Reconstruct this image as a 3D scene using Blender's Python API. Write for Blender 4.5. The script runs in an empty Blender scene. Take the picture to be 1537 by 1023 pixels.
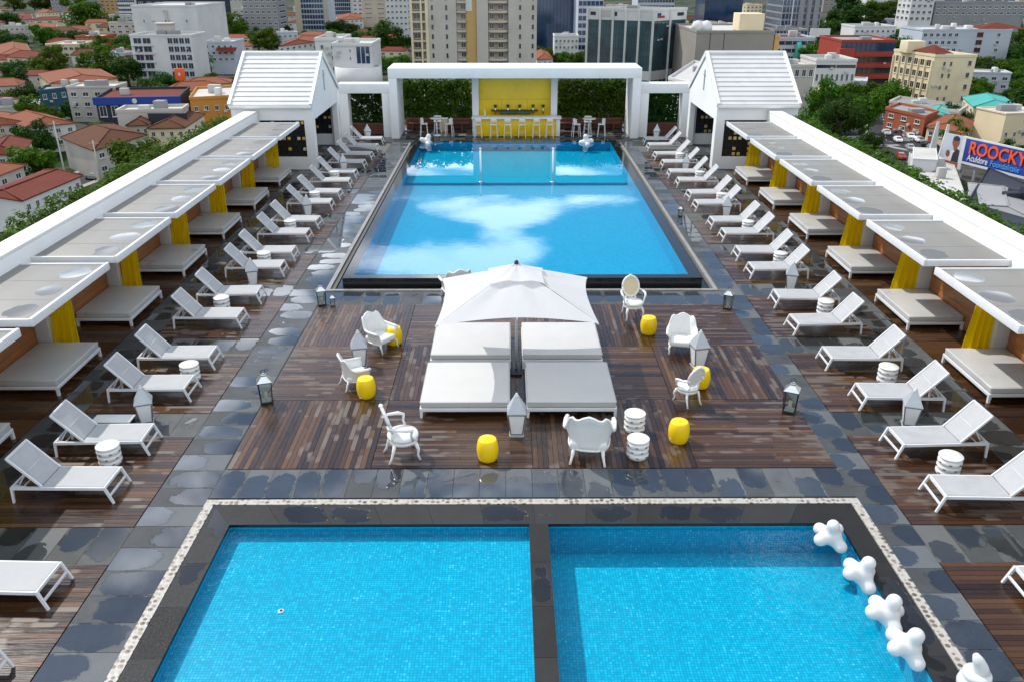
import bpy, bmesh, math, random
from mathutils import Vector, Matrix, Euler
R = math.radians
C = bpy.context.scene.collection
random.seed(7)

# ------------------------------------------------------------------ camera model (also used to survey positions)
CF, CX, CY, CH = 1250.0, 768.5, 511.5, 9.0
PITCH = math.atan(557.5 / 1250.0)
YAW = R(0.272)
_F = Vector((math.sin(YAW) * math.cos(PITCH), math.cos(YAW) * math.cos(PITCH), -math.sin(PITCH)))
_R = Vector((math.cos(YAW), -math.sin(YAW), 0))
_U = _R.cross(_F)
GZ = -34.0                                   # street level below the terrace

def ray(x, y):
    return _F + _R * ((x - CX) / CF) + _U * (-(y - CY) / CF)
def P(x, y, z=0.0):                          # surveyed point on the level z
    d = ray(x, y); t = (z - CH) / d.z
    return Vector((d.x * t, d.y * t, z))
def onY(x, y, Y):                            # surveyed point at the distance Y
    d = ray(x, y); t = Y / d.y
    return Vector((d.x * t, Y, CH + d.z * t))

# ------------------------------------------------------------------ mesh helpers
class MB:
    def __init__(s):
        s.v = []; s.f = []; s.m = []; s.uv = {}; s.sm = []
    def face(s, pts, m=0, uv=None, smooth=False):
        b = len(s.v); s.v += [tuple(p) for p in pts]
        if uv: s.uv[len(s.f)] = uv
        s.f.append(tuple(range(b, b + len(pts)))); s.m.append(m); s.sm.append(smooth)
    def poly(s, verts, faces, m=0, smooth=False):
        b = len(s.v); s.v += [tuple(p) for p in verts]
        for f in faces:
            s.f.append(tuple(b + i for i in f)); s.m.append(m); s.sm.append(smooth)
    def box(s, a, b, m=0, M=None):
        x0, y0, z0 = a; x1, y1, z1 = b
        vs = [(x0,y0,z0),(x1,y0,z0),(x1,y1,z0),(x0,y1,z0),(x0,y0,z1),(x1,y0,z1),(x1,y1,z1),(x0,y1,z1)]
        if M is not None: vs = [M @ Vector(p) for p in vs]
        s.poly(vs, [(0,3,2,1),(4,5,6,7),(0,1,5,4),(1,2,6,5),(2,3,7,6),(3,0,4,7)], m)
        return s
    def bbox(s, a, b, r=0.01, m=0, M=None):   # bevelled box: chamfer r
        x0, y0, z0 = a; x1, y1, z1 = b
        r = min(r, (x1-x0)*.45, (y1-y0)*.45, (z1-z0)*.45)
        bm = bmesh.new(); bmesh.ops.create_cube(bm, size=1)
        for v in bm.verts:
            v.co = Vector((x0+(v.co.x+.5)*(x1-x0), y0+(v.co.y+.5)*(y1-y0), z0+(v.co.z+.5)*(z1-z0)))
        bmesh.ops.bevel(bm, geom=bm.edges[:], offset=r, segments=2, affect='EDGES', profile=.6)
        bm.verts.index_update()
        vs = [(M @ v.co) if M is not None else v.co.copy() for v in bm.verts]
        s.poly(vs, [[v.index for v in f.verts] for f in bm.faces], m, True)
        bm.free(); return s
    def bar(s, p, q, w, h=None, m=0, up=(0,0,1), w2=None, h2=None):
        p = Vector(p); q = Vector(q); h = h or w; w2 = w2 or w; h2 = h2 or h
        d = (q - p).normalized(); u = Vector(up)
        if abs(d.dot(u)) > .98: u = Vector((0,1,0)) if abs(d.y) < .9 else Vector((1,0,0))
        a = d.cross(u).normalized(); b = a.cross(d).normalized()
        vs = []
        for c, ww, hh in ((p, w, h), (q, w2, h2)):
            for i, j in ((-1,-1),(1,-1),(1,1),(-1,1)):
                vs.append(c + a*i*ww/2 + b*j*hh/2)
        s.poly(vs, [(0,1,2,3)[::-1],(4,5,6,7),(0,1,5,4),(1,2,6,5),(2,3,7,6),(3,0,4,7)], m)
        return s
    def tube(s, pts, rad, n=8, m=0, cap=True):
        pts = [Vector(p) for p in pts]; k = len(pts)
        rs = rad if isinstance(rad, (list, tuple)) else [rad]*k
        vs = []; fs = []
        prev = None
        for i, p in enumerate(pts):
            d = (pts[min(i+1,k-1)] - pts[max(i-1,0)]).normalized()
            if prev is None:
                u = Vector((0,0,1)) if abs(d.z) < .9 else Vector((1,0,0))
                a = d.cross(u).normalized()
            else:
                a = (prev - d * prev.dot(d)).normalized()
            prev = a; b = d.cross(a)
            for j in range(n):
                t = 2*math.pi*j/n
                vs.append(p + (a*math.cos(t) + b*math.sin(t))*rs[i])
        for i in range(k-1):
            for j in range(n):
                fs.append((i*n+j, i*n+(j+1)%n, (i+1)*n+(j+1)%n, (i+1)*n+j))
        if cap:
            fs.append(tuple(range(n))[::-1]); fs.append(tuple((k-1)*n+j for j in range(n)))
        s.poly(vs, fs, m, True); return s
    def lathe(s, prof, n=24, m=0, c=(0,0,0), sx=1, sy=1):
        vs = []; fs = []; k = len(prof)
        for r, z in prof:
            for j in range(n):
                t = 2*math.pi*j/n
                vs.append((c[0]+r*math.cos(t)*sx, c[1]+r*math.sin(t)*sy, c[2]+z))
        for i in range(k-1):
            for j in range(n):
                fs.append((i*n+j, i*n+(j+1)%n, (i+1)*n+(j+1)%n, (i+1)*n+j))
        fs.append(tuple(range(n))[::-1]); fs.append(tuple((k-1)*n+j for j in range(n)))
        s.poly(vs, fs, m, True); return s
    def grid(s, fn, nu, nv, m=0, closed=False, smooth=True):
        vs = [fn(i/nu, j/nv) for i in range(nu+1) for j in range(nv+1)]
        fs = [(i*(nv+1)+j, (i+1)*(nv+1)+j, (i+1)*(nv+1)+j+1, i*(nv+1)+j+1) for i in range(nu) for j in range(nv)]
        s.poly(vs, fs, m, smooth); return s
    def prism(s, base, z0, z1, m=0, mtop=None):
        n = len(base)
        vs = [(p[0],p[1],z0) for p in base] + [(p[0],p[1],z1) for p in base]
        s.poly(vs, [(i,(i+1)%n,n+(i+1)%n,n+i) for i in range(n)] + [tuple(range(n))[::-1]], m)
        s.poly([(p[0],p[1],z1) for p in base], [tuple(range(n))], m if mtop is None else mtop)
        return s
    def mesh(s, name, mats):
        me = bpy.data.meshes.new(name)
        me.from_pydata(s.v, [], s.f)
        for mt in (mats if isinstance(mats, (list, tuple)) else [mats]): me.materials.append(mt)
        me.polygons.foreach_set('material_index', s.m)
        me.polygons.foreach_set('use_smooth', s.sm)
        if s.uv:
            uvl = me.uv_layers.new(name='UVMap')
            for fi, uv in s.uv.items():
                p = me.polygons[fi]
                for k, li in enumerate(p.loop_indices): uvl.data[li].uv = uv[k]
        me.update(); return me
    def build(s, name, mats, parent=None, loc=None, merge=False, auto=True):
        me = s.mesh(name, mats)
        if merge:
            bm = bmesh.new(); bm.from_mesh(me); bmesh.ops.remove_doubles(bm, verts=bm.verts, dist=1e-4)
            bmesh.ops.recalc_face_normals(bm, faces=bm.faces); bm.to_mesh(me); bm.free()
        return put(name, me, parent, loc)

def put(name, me, parent=None, loc=None):
    o = bpy.data.objects.new(name, me); C.objects.link(o)
    if parent is not None: o.parent = parent
    if loc is not None: o.location = loc
    return o
def tag(o, label=None, cat=None, group=None, kind=None):
    if label: o['label'] = label
    if cat: o['category'] = cat
    if group: o['group'] = group
    if kind: o['kind'] = kind
    return o
def thing(name, label, cat, loc=(0,0,0), rz=0.0, group=None):
    o = bpy.data.objects.new(name, None); C.objects.link(o)
    o.empty_display_size = .2
    o.location = loc; o.rotation_euler = (0, 0, rz)
    return tag(o, label, cat, group)
def struct(o): o['kind'] = 'structure'; return o
def dup(root, loc=None, rz=None, label=None, group=None, scale=None):
    c = root.copy(); C.objects.link(c)
    if loc is not None: c.location = loc
    if rz is not None: c.rotation_euler = (0, 0, rz)
    if scale is not None: c.scale = (scale,)*3 if not isinstance(scale, tuple) else scale
    if label: c['label'] = label
    if group: c['group'] = group
    for ch in list(root.children):
        a = ch.copy(); C.objects.link(a); a.parent = c
        for g in list(ch.children):
            b = g.copy(); C.objects.link(b); b.parent = a
    return c

# ------------------------------------------------------------------ materials
class NT:
    def __init__(s, name):
        s.mat = bpy.data.materials.new(name); s.mat.use_nodes = True
        s.t = s.mat.node_tree; s.n = s.t.nodes; s.l = s.t.links
        s.b = s.n['Principled BSDF']; s.out = s.n['Material Output']
    def new(s, typ, **kw):
        n = s.n.new(typ)
        for k, v in kw.items(): setattr(n, k, v)
        return n
    def link(s, a, b): s.l.new(a, b)
    def noise(s, scale, detail=4, rough=.55, vec=None, dist=0):
        n = s.new('ShaderNodeTexNoise'); n.inputs['Scale'].default_value = scale
        n.inputs['Detail'].default_value = detail; n.inputs['Roughness'].default_value = rough
        n.inputs['Distortion'].default_value = dist
        if vec is not None: s.link(vec, n.inputs['Vector'])
        return n.outputs['Fac']
    def ramp(s, fac, stops):
        r = s.new('ShaderNodeValToRGB'); e = r.color_ramp.elements
        while len(e) < len(stops): e.new(.5)
        for i, (p, c) in enumerate(stops):
            e[i].position = p; e[i].color = (c[0], c[1], c[2], 1) if isinstance(c, (tuple, list)) else (c, c, c, 1)
        s.link(fac, r.inputs['Fac']); return r.outputs['Color']
    def mix(s, fac, a, b, mode='MIX'):
        m = s.new('ShaderNodeMix'); m.data_type = 'RGBA'; m.blend_type = mode
        for sock, v in ((m.inputs[0], fac), (m.inputs[6], a), (m.inputs[7], b)):
            if isinstance(v, bpy.types.NodeSocket): s.link(v, sock)
            elif isinstance(v, (int, float)): sock.default_value = v if sock == m.inputs[0] else (v, v, v, 1)
            else: sock.default_value = (v[0], v[1], v[2], 1)
        return m.outputs[2]
    def math(s, op, a, b=None, c=None):
        m = s.new('ShaderNodeMath'); m.operation = op
        for i, v in enumerate((a, b, c)):
            if v is None: continue
            if isinstance(v, bpy.types.NodeSocket): s.link(v, m.inputs[i])
            else: m.inputs[i].default_value = v
        return m.outputs[0]
    def mapr(s, v, a, b, c=0, d=1, smooth=True):
        m = s.new('ShaderNodeMapRange'); m.interpolation_type = 'SMOOTHSTEP' if smooth else 'LINEAR'
        s.link(v, m.inputs[0])
        for i, x in enumerate((a, b, c, d)): m.inputs[i+1].default_value = x
        return m.outputs[0]
    def obj(s):
        return s.new('ShaderNodeTexCoord').outputs['Object']
    def pos(s):
        return s.new('ShaderNodeNewGeometry').outputs['Position']
    def bump(s, h, strength=.2, dist=.02):
        b = s.new('ShaderNodeBump'); b.inputs['Strength'].default_value = strength; b.inputs['Distance'].default_value = dist
        s.link(h, b.inputs['Height']); s.link(b.outputs[0], s.b.inputs['Normal'])
    def set(s, **kw):
        for k, v in kw.items():
            i = s.b.inputs[k]
            if isinstance(v, bpy.types.NodeSocket): s.link(v, i)
            elif isinstance(v, (tuple, list)): i.default_value = (v[0], v[1], v[2], 1)
            else: i.default_value = v
        return s

def plain(name, col, rough=.5, var=.12, scale=3.0, bump=0.0, metal=0.0, spec=.5, dirt=None, dscale=.6):
    """a painted / plastered / cloth surface: slight tone variation, optional blotchy dirt and fine bump"""
    t = NT(name); v = t.pos()
    n = t.noise(scale, 5, .6, v)
    lo = tuple(c*(1-var) for c in col); hi = tuple(min(1, c*(1+var*.6)) for c in col)
    c = t.ramp(n, [(.3, lo), (.7, hi)])
    if dirt:
        d = t.noise(dscale, 6, .7, v)
        c = t.mix(t.mapr(d, .5, .75, 0, .65), c, dirt)
    t.set(**{'Base Color': c, 'Roughness': t.mapr(n, .2, .8, rough*.85, min(1, rough*1.15)), 'Metallic': metal, 'Specular IOR Level': spec})
    if bump: t.bump(t.noise(scale*14, 3, .6, v), bump, .01)
    return t.mat

M = {}
M['white_paint'] = plain('white_paint', (.73,.73,.725), .45, .05, 1.2, .05, dirt=(.62,.61,.58), dscale=.5)
M['roof_paint'] = plain('roof_paint', (.56,.56,.56), .4, .08, 2.0, .05, dirt=(.44,.44,.43), dscale=.5)
M['white_wall'] = plain('white_wall', (.78,.785,.79), .6, .05, .8, .08, dirt=(.66,.66,.65), dscale=.35)
M['white_metal'] = plain('white_metal', (.66,.67,.685), .3, .04, 4)
M['white_plastic'] = plain('white_plastic', (.72,.72,.705), .25, .05, 3)
M['float_plastic'] = plain('float_plastic', (.60,.60,.60), .45, .03, 6)
M['sling'] = plain('sling', (.37,.375,.385), .7, .10, 3.5, .25)
M['mattress_white'] = plain('mattress_white', (.47,.465,.455), .75, .05, 2.2, .2)
M['mattress_grey'] = plain('mattress_grey', (.50,.50,.49), .3, .10, 1.2, .06)
M['grey_wall'] = plain('grey_wall', (.50,.49,.47), .7, .06, 1.0, .05)
M['timber'] = plain('timber', (.26,.095,.028), .45, .3, 5, .15)
M['planter_wood'] = plain('planter_wood', (.13,.04,.02), .5, .35, 3, .15)
M['dark_metal'] = plain('dark_metal', (.035,.035,.04), .35, .2, 6, metal=.6)
M['grey_metal'] = plain('grey_metal', (.42,.45,.48), .35, .08, 5, metal=.25)
M['lantern_frame'] = plain('lantern_frame', (.15,.16,.17), .4, .12, 5, metal=.2)
M['steel'] = plain('steel', (.75,.76,.78), .2, .05, 5, metal=.9)
M['frosted'] = plain('frosted', (.72,.73,.73), .35, .06, 5)
M['yellow_plastic'] = plain('yellow_plastic', (.84,.56,.003), .25, .05, 3)
M['yellow_wall'] = plain('yellow_wall', (.95,.66,.006), .3, .12, .8)
M['cream_panel'] = plain('cream_panel', (.62,.52,.34), .5, .06, 5)
M['wax'] = plain('wax', (.80,.74,.60), .5, .05, 5)
M['gold'] = plain('gold', (.70,.46,.12), .35, .15, 6, metal=.3)
M['black_stone'] = plain('black_stone', (.012,.013,.015), .08, .3, 1.5)
M['dark_inside'] = plain('dark_inside', (.02,.018,.018), .6, .3, 2)
M['bar_glass'] = plain('bar_glass', (.03,.12,.06), .12, .2, 6)
M['concrete'] = plain('concrete', (.36,.35,.33), .8, .12, .3, .1, dirt=(.22,.21,.2), dscale=.1)

def glass_mat(name, tint, rough=.0, alpha=.75):
    t = NT(name); tr = t.new('ShaderNodeBsdfTransparent'); tr.inputs[0].default_value = (*tint, 1)
    gl = t.new('ShaderNodeBsdfGlossy'); gl.inputs['Roughness'].default_value = rough + .02
    fr = t.new('ShaderNodeFresnel'); fr.inputs[0].default_value = 1.5
    mx = t.new('ShaderNodeMixShader'); t.link(fr.outputs[0], mx.inputs[0]); t.link(tr.outputs[0], mx.inputs[1]); t.link(gl.outputs[0], mx.inputs[2])
    t.link(mx.outputs[0], t.out.inputs['Surface']); return t.mat
M['glass'] = glass_mat('lantern_glass', (.86,.92,.90))

def cloth_mat(name, col, tcol, fac):
    t = NT(name); d = t.new('ShaderNodeBsdfDiffuse'); d.inputs[0].default_value = (*col, 1)
    tr = t.new('ShaderNodeBsdfTranslucent'); tr.inputs[0].default_value = (*tcol, 1)
    n = t.noise(9, 4, .6, t.pos())
    bp = t.new('ShaderNodeBump'); bp.inputs['Strength'].default_value = .22; bp.inputs['Distance'].default_value = .05
    t.link(t.math('ADD', t.math('MULTIPLY', n, .4), t.noise(3.2, 3, .5, t.pos(), 1.2)), bp.inputs['Height']); t.link(bp.outputs[0], d.inputs['Normal'])
    mx = t.new('ShaderNodeMixShader'); mx.inputs[0].default_value = fac
    t.link(d.outputs[0], mx.inputs[1]); t.link(tr.outputs[0], mx.inputs[2]); t.link(mx.outputs[0], t.out.inputs['Surface'])
    return t, mx
M['umbrella_cloth'] = cloth_mat('umbrella_cloth', (.74,.74,.76), (.88,.88,.89), .48)[0].mat
_t, _mx = cloth_mat('curtain_cloth', (.95,.72,.010), (.98,.76,.012), .62)
_tp = _t.new('ShaderNodeBsdfTransparent'); _tp.inputs[0].default_value = (1,.78,.12,1)
_m2 = _t.new('ShaderNodeMixShader'); _m2.inputs[0].default_value = .22
_t.link(_mx.outputs[0], _m2.inputs[1]); _t.link(_tp.outputs[0], _m2.inputs[2]); _t.link(_m2.outputs[0], _t.out.inputs['Surface'])
M['curtain'] = _t.mat

# wet slate slabs: every slab is an island with its own 0-1 UV; a puddle stands in the middle of most
def slate(name, dry, wet, p0, p1, wet_rough=.03, keep=.75, spec=.6):
    t = NT(name); uv = t.new('ShaderNodeTexCoord').outputs['UV']; rnd = t.new('ShaderNodeNewGeometry').outputs['Random Per Island']
    pos = t.pos()
    sep = t.new('ShaderNodeSeparateXYZ'); t.link(uv, sep.inputs[0])
    ju = t.math('ADD', sep.outputs[0], t.math('MULTIPLY', t.math('SUBTRACT', rnd, .5), .9))
    a = t.math('POWER', t.math('ABSOLUTE', t.math('MULTIPLY', t.math('SUBTRACT', ju, .5), 2.0)), 2.6)
    b = t.math('POWER', t.math('ABSOLUTE', t.math('MULTIPLY', t.math('SUBTRACT', sep.outputs[1], .5), 2.1)), 2.6)
    d = t.math('ADD', a, b)
    n = t.noise(2.6, 5, .6, pos, .8); n2 = t.noise(.42, 3, .5, pos)
    d = t.math('ADD', d, t.math('MULTIPLY', t.math('SUBTRACT', n, .5), 2.6))
    d = t.math('ADD', d, t.math('MULTIPLY', t.math('SUBTRACT', n2, .52), p1))
    r2 = t.math('FRACT', t.math('MULTIPLY', rnd, 37.7))
    d = t.math('ADD', d, t.math('MULTIPLY', t.math('GREATER_THAN', r2, keep), 1.1))
    w = t.mapr(d, p0-.05, p0+.02, 1, 0)
    rim = t.mapr(d, p0-.03, p0+.25, 1, 0)
    fine = t.noise(26, 5, .7, pos); big = t.noise(2.2, 5, .65, pos)
    tone = t.math('ADD', t.math('MULTIPLY', fine, .5), t.math('ADD', t.math('MULTIPLY', big, .6), t.math('MULTIPLY', rnd, .55)))
    dryc = t.mix(t.mapr(tone, .45, 1.2), tuple(c*.55 for c in dry), tuple(c*1.3 for c in dry))
    wetc = t.mix(t.mapr(tone, .45, 1.2), tuple(c*.6 for c in wet), tuple(c*1.4 for c in wet))
    midc = t.mix(t.math('MULTIPLY', rim, .45), dryc, wetc)
    t.set(**{'Base Color': t.mix(w, midc, wetc), 'Specular IOR Level': spec})
    t.set(**{'Specular IOR Level': t.mix(w, .28, spec)})
    rg = t.mix(w, t.mapr(fine, .3, .7, .55, .8), wet_rough)
    t.set(Roughness=rg)
    h = t.math('MULTIPLY', t.math('ADD', fine, t.math('MULTIPLY', big, 1.5)), t.math('SUBTRACT', 1.0, t.math('MULTIPLY', w, .985)))
    t.bump(h, .5, .008)
    return t.mat
M['slate'] = slate('wet_slate', (.080,.088,.096), (.034,.041,.051), 1.05, 2.4, .03, .85, 1.0)
M['slate_walk'] = slate('wet_slate_walk', (.080,.084,.083), (.030,.033,.034), .98, 1.8, .05, .8, .8)
M['coping'] = slate('coping_slate', (.020,.020,.021), (.015,.016,.018), .55, 2.6, .12, .6, .5)
M['border_stone'] = plain('border_stone', (.26,.255,.24), .35, .25, 6, .2, dirt=(.12,.115,.11), dscale=1.5)
M['grout'] = plain('grout', (.10,.10,.095), .8, .2, 5)

# wet hardwood boards: every board is an island; UV runs in metres along the board
def boards(name, streak):
    t = NT(name); uv = t.new('ShaderNodeTexCoord').outputs['UV']; rnd = t.new('ShaderNodeNewGeometry').outputs['Random Per Island']
    cmb = t.new('ShaderNodeCombineXYZ'); sep = t.new('ShaderNodeSeparateXYZ'); t.link(uv, sep.inputs[0])
    t.link(t.math('MULTIPLY', sep.outputs[0], 1.25), cmb.inputs[0]); t.link(t.math('MULTIPLY', rnd, 90.0), cmb.inputs[1]); t.link(t.math('MULTIPLY', sep.outputs[1], 1.2), cmb.inputs[2])
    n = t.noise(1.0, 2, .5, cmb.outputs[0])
    cg = t.new('ShaderNodeCombineXYZ'); t.link(t.math('MULTIPLY', sep.outputs[0], 2.0), cg.inputs[0]); t.link(t.math('MULTIPLY', sep.outputs[1], 70.0), cg.inputs[1]); t.link(rnd, cg.inputs[2])
    grain = t.noise(1.0, 4, .6, cg.outputs[0])
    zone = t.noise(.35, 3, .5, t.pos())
    base = t.ramp(rnd, [(0, (.018,.008,.004)), (.28, (.038,.016,.007)), (.55, (.080,.034,.011)), (.75, (.064,.033,.019)), (.9, (.104,.046,.014)), (1, (.142,.066,.020))])
    base = t.mix(t.mapr(grain, .3, .75, 0, .6), base, (.016,.008,.005))
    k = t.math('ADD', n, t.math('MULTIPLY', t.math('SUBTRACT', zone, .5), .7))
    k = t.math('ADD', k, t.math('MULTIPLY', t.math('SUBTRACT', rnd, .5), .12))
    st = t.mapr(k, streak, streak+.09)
    dry = t.mix(grain, (.070,.052,.040), (.150,.122,.104))  # paler streak colour stands in for sky reflected by the water film
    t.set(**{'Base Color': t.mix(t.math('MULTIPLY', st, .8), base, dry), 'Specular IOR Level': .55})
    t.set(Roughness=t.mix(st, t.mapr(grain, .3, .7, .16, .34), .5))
    t.bump(grain, .35, .004)
    return t.mat
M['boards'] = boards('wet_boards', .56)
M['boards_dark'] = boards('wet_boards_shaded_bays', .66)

# mosaic pebble strip: two rows of pale setts with brown stones
def mosaic():
    t = NT('pebble_mosaic'); v = t.new('ShaderNodeTexVoronoi'); v.feature = 'F1'; v.inputs['Scale'].default_value = 10.5; v.inputs['Randomness'].default_value = .55
    t.link(t.pos(), v.inputs['Vector'])
    sepc = t.new('ShaderNodeSeparateColor'); t.link(v.outputs['Color'], sepc.inputs[0])
    big = t.noise(.5, 3, .5, t.pos())
    stone = t.ramp(t.math('ADD', t.math('MULTIPLY', sepc.outputs[0], .75), t.math('MULTIPLY', big, .4)), [(.2, (.07,.05,.038)), (.5, (.17,.13,.10)), (.8, (.32,.28,.24)), (1, (.42,.39,.35))])
    e = t.mapr(v.outputs['Distance'], .33, .5)
    t.set(**{'Base Color': t.mix(e, stone, (.38,.365,.335)), 'Roughness': .5}); t.bump(t.math('SUBTRACT', 1.0, v.outputs['Distance']), .5, .02)
    return t.mat
M['mosaic'] = mosaic()

# glazed pool mosaic: small tiles, each its own tone, with grout
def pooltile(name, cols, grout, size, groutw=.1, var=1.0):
    t = NT(name); p0 = t.pos(); wob = t.new('ShaderNodeTexNoise'); wob.inputs['Scale'].default_value = 3.2; wob.inputs['Detail'].default_value = 1.5; t.link(p0, wob.inputs['Vector'])  # wobble draws the refraction of rippled water into the tile lines
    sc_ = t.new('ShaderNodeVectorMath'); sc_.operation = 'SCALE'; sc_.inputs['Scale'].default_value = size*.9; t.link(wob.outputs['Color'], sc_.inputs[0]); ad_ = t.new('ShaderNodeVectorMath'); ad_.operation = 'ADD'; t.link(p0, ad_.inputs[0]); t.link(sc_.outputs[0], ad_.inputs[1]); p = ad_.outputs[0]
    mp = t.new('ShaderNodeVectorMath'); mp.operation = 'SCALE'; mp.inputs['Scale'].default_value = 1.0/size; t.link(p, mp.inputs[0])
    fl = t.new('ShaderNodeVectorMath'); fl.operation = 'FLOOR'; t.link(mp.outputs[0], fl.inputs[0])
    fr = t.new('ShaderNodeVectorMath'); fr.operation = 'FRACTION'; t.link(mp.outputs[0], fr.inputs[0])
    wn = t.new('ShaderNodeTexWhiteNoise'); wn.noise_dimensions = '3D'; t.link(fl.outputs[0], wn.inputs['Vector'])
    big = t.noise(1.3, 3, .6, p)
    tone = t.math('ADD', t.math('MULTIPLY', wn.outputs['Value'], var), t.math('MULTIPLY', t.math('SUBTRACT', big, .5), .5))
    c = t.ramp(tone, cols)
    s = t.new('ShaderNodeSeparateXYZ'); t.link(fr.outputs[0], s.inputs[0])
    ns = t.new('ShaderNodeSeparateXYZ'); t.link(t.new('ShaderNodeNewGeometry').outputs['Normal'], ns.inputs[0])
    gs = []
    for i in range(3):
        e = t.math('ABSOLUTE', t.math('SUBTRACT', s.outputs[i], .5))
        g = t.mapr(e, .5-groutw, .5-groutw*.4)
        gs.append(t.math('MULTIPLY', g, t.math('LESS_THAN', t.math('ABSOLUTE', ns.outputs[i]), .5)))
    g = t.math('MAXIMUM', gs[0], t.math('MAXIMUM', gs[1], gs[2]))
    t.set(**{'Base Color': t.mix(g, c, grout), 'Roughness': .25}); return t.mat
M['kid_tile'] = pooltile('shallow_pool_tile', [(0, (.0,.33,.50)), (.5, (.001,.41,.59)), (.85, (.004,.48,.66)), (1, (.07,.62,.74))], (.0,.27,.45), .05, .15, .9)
M['main_tile'] = pooltile('main_pool_tile', [(0, (.0,.30,.51)), (.5, (.0,.35,.575)), (1, (.0,.38,.61))], (.0,.285,.49), .10, .08, .8)
M['shelf_tile'] = pooltile('pool_shelf_tile', [(0, (.0,.35,.55)), (.5, (.001,.41,.61)), (1, (.003,.44,.64))], (.0,.33,.53), .10, .08, .8)

def water(name, ior, scale, strength, tint=(.93,.98,1.0)):
    t = NT(name)
    tr = t.new('ShaderNodeBsdfTransparent'); tr.inputs[0].default_value = (*tint, 1)
    gl = t.new('ShaderNodeBsdfGlossy'); gl.inputs['Roughness'].default_value = .02
    n = t.noise(scale, 3, .5, t.pos(), .6)
    bp = t.new('ShaderNodeBump'); bp.inputs['Strength'].default_value = strength; bp.inputs['Distance'].default_value = .02
    t.link(n, bp.inputs['Height']); t.link(bp.outputs[0], gl.inputs['Normal'])
    fr = t.new('ShaderNodeFresnel'); fr.inputs[0].default_value = ior; t.link(bp.outputs[0], fr.inputs['Normal'])
    mx = t.new('ShaderNodeMixShader'); t.link(fr.outputs[0], mx.inputs[0]); t.link(tr.outputs[0], mx.inputs[1]); t.link(gl.outputs[0], mx.inputs[2])
    t.link(mx.outputs[0], t.out.inputs['Surface']); return t.mat
M['water_calm'] = water('calm_water', 1.34, 2.2, .03)
M['water_ripple'] = water('rippled_water', 1.33, 5.0, .35)

def leafmat(name, a, b, tr=.25):
    t = NT(name); rnd = t.new('ShaderNodeNewGeometry').outputs['Random Per Island']
    n = t.noise(.35, 3, .5, t.obj())
    c = t.mix(t.math('ADD', t.math('MULTIPLY', rnd, .6), t.math('MULTIPLY', n, .4)), a, b)
    oi = t.new('ShaderNodeObjectInfo').outputs['Random']
    hs = t.new('ShaderNodeHueSaturation'); t.link(c, hs.inputs['Color']); t.link(t.mapr(oi, 0, 1, .47, .52, False), hs.inputs['Hue']); t.link(t.mapr(oi, 0, 1, .75, 1.25, False), hs.inputs['Value'])
    c = hs.outputs['Color']
    t.set(**{'Base Color': c, 'Roughness': .6, 'Specular IOR Level': .06})
    tl = t.new('ShaderNodeBsdfTranslucent'); t.link(c, tl.inputs[0])
    mx = t.new('ShaderNodeMixShader'); mx.inputs[0].default_value = tr
    t.link(t.b.outputs[0], mx.inputs[1]); t.link(tl.outputs[0], mx.inputs[2]); t.link(mx.outputs[0], t.out.inputs['Surface'])
    return t.mat
M['leaf'] = leafmat('tree_leaf', (.014,.050,.004), (.085,.165,.010), .35)
M['leaf_dark'] = leafmat('dark_tree_leaf', (.008,.032,.006), (.036,.090,.010), .3)
M['leaf_hedge'] = leafmat('hedge_leaf', (.018,.062,.008), (.085,.190,.016), .35)
M['bark'] = plain('bark', (.09,.065,.045), .9, .3, 3, .4)
M['tyre'] = plain('tyre', (.02,.02,.02), .8, .2, 5)
# ------------------------------------------------------------------ layout of the terrace (metres; camera stands at 0,0,9 looking along +Y)
XL, XR = -5.6, 6.5              # outer edges of the pool zone
WL, WR = -11.95, 12.45          # inner faces of the parapets
BAY0, BAYP = 11.75, 4.085       # canopy bays

def slab_quads(mb, x0, x1, y0, y1, nx, ny, gap=.008, z=0.0, jit=0.0, swap=False, inset=0.0):
    for i in range(nx):
        for j in range(ny):
            a = x0 + (x1-x0)*i/nx + gap/2; b = x0 + (x1-x0)*(i+1)/nx - gap/2
            c = y0 + (y1-y0)*j/ny + gap/2; d = y0 + (y1-y0)*(j+1)/ny - gap/2
            zz = z + random.uniform(-jit, jit)
            uv = [(0,0),(1,0),(1,1),(0,1)]
            if swap: uv = [(0,0),(0,1),(1,1),(1,0)]
            mb.face([(a,c,zz),(b,c,zz),(b,d,zz),(a,d,zz)], 0, uv)

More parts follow.
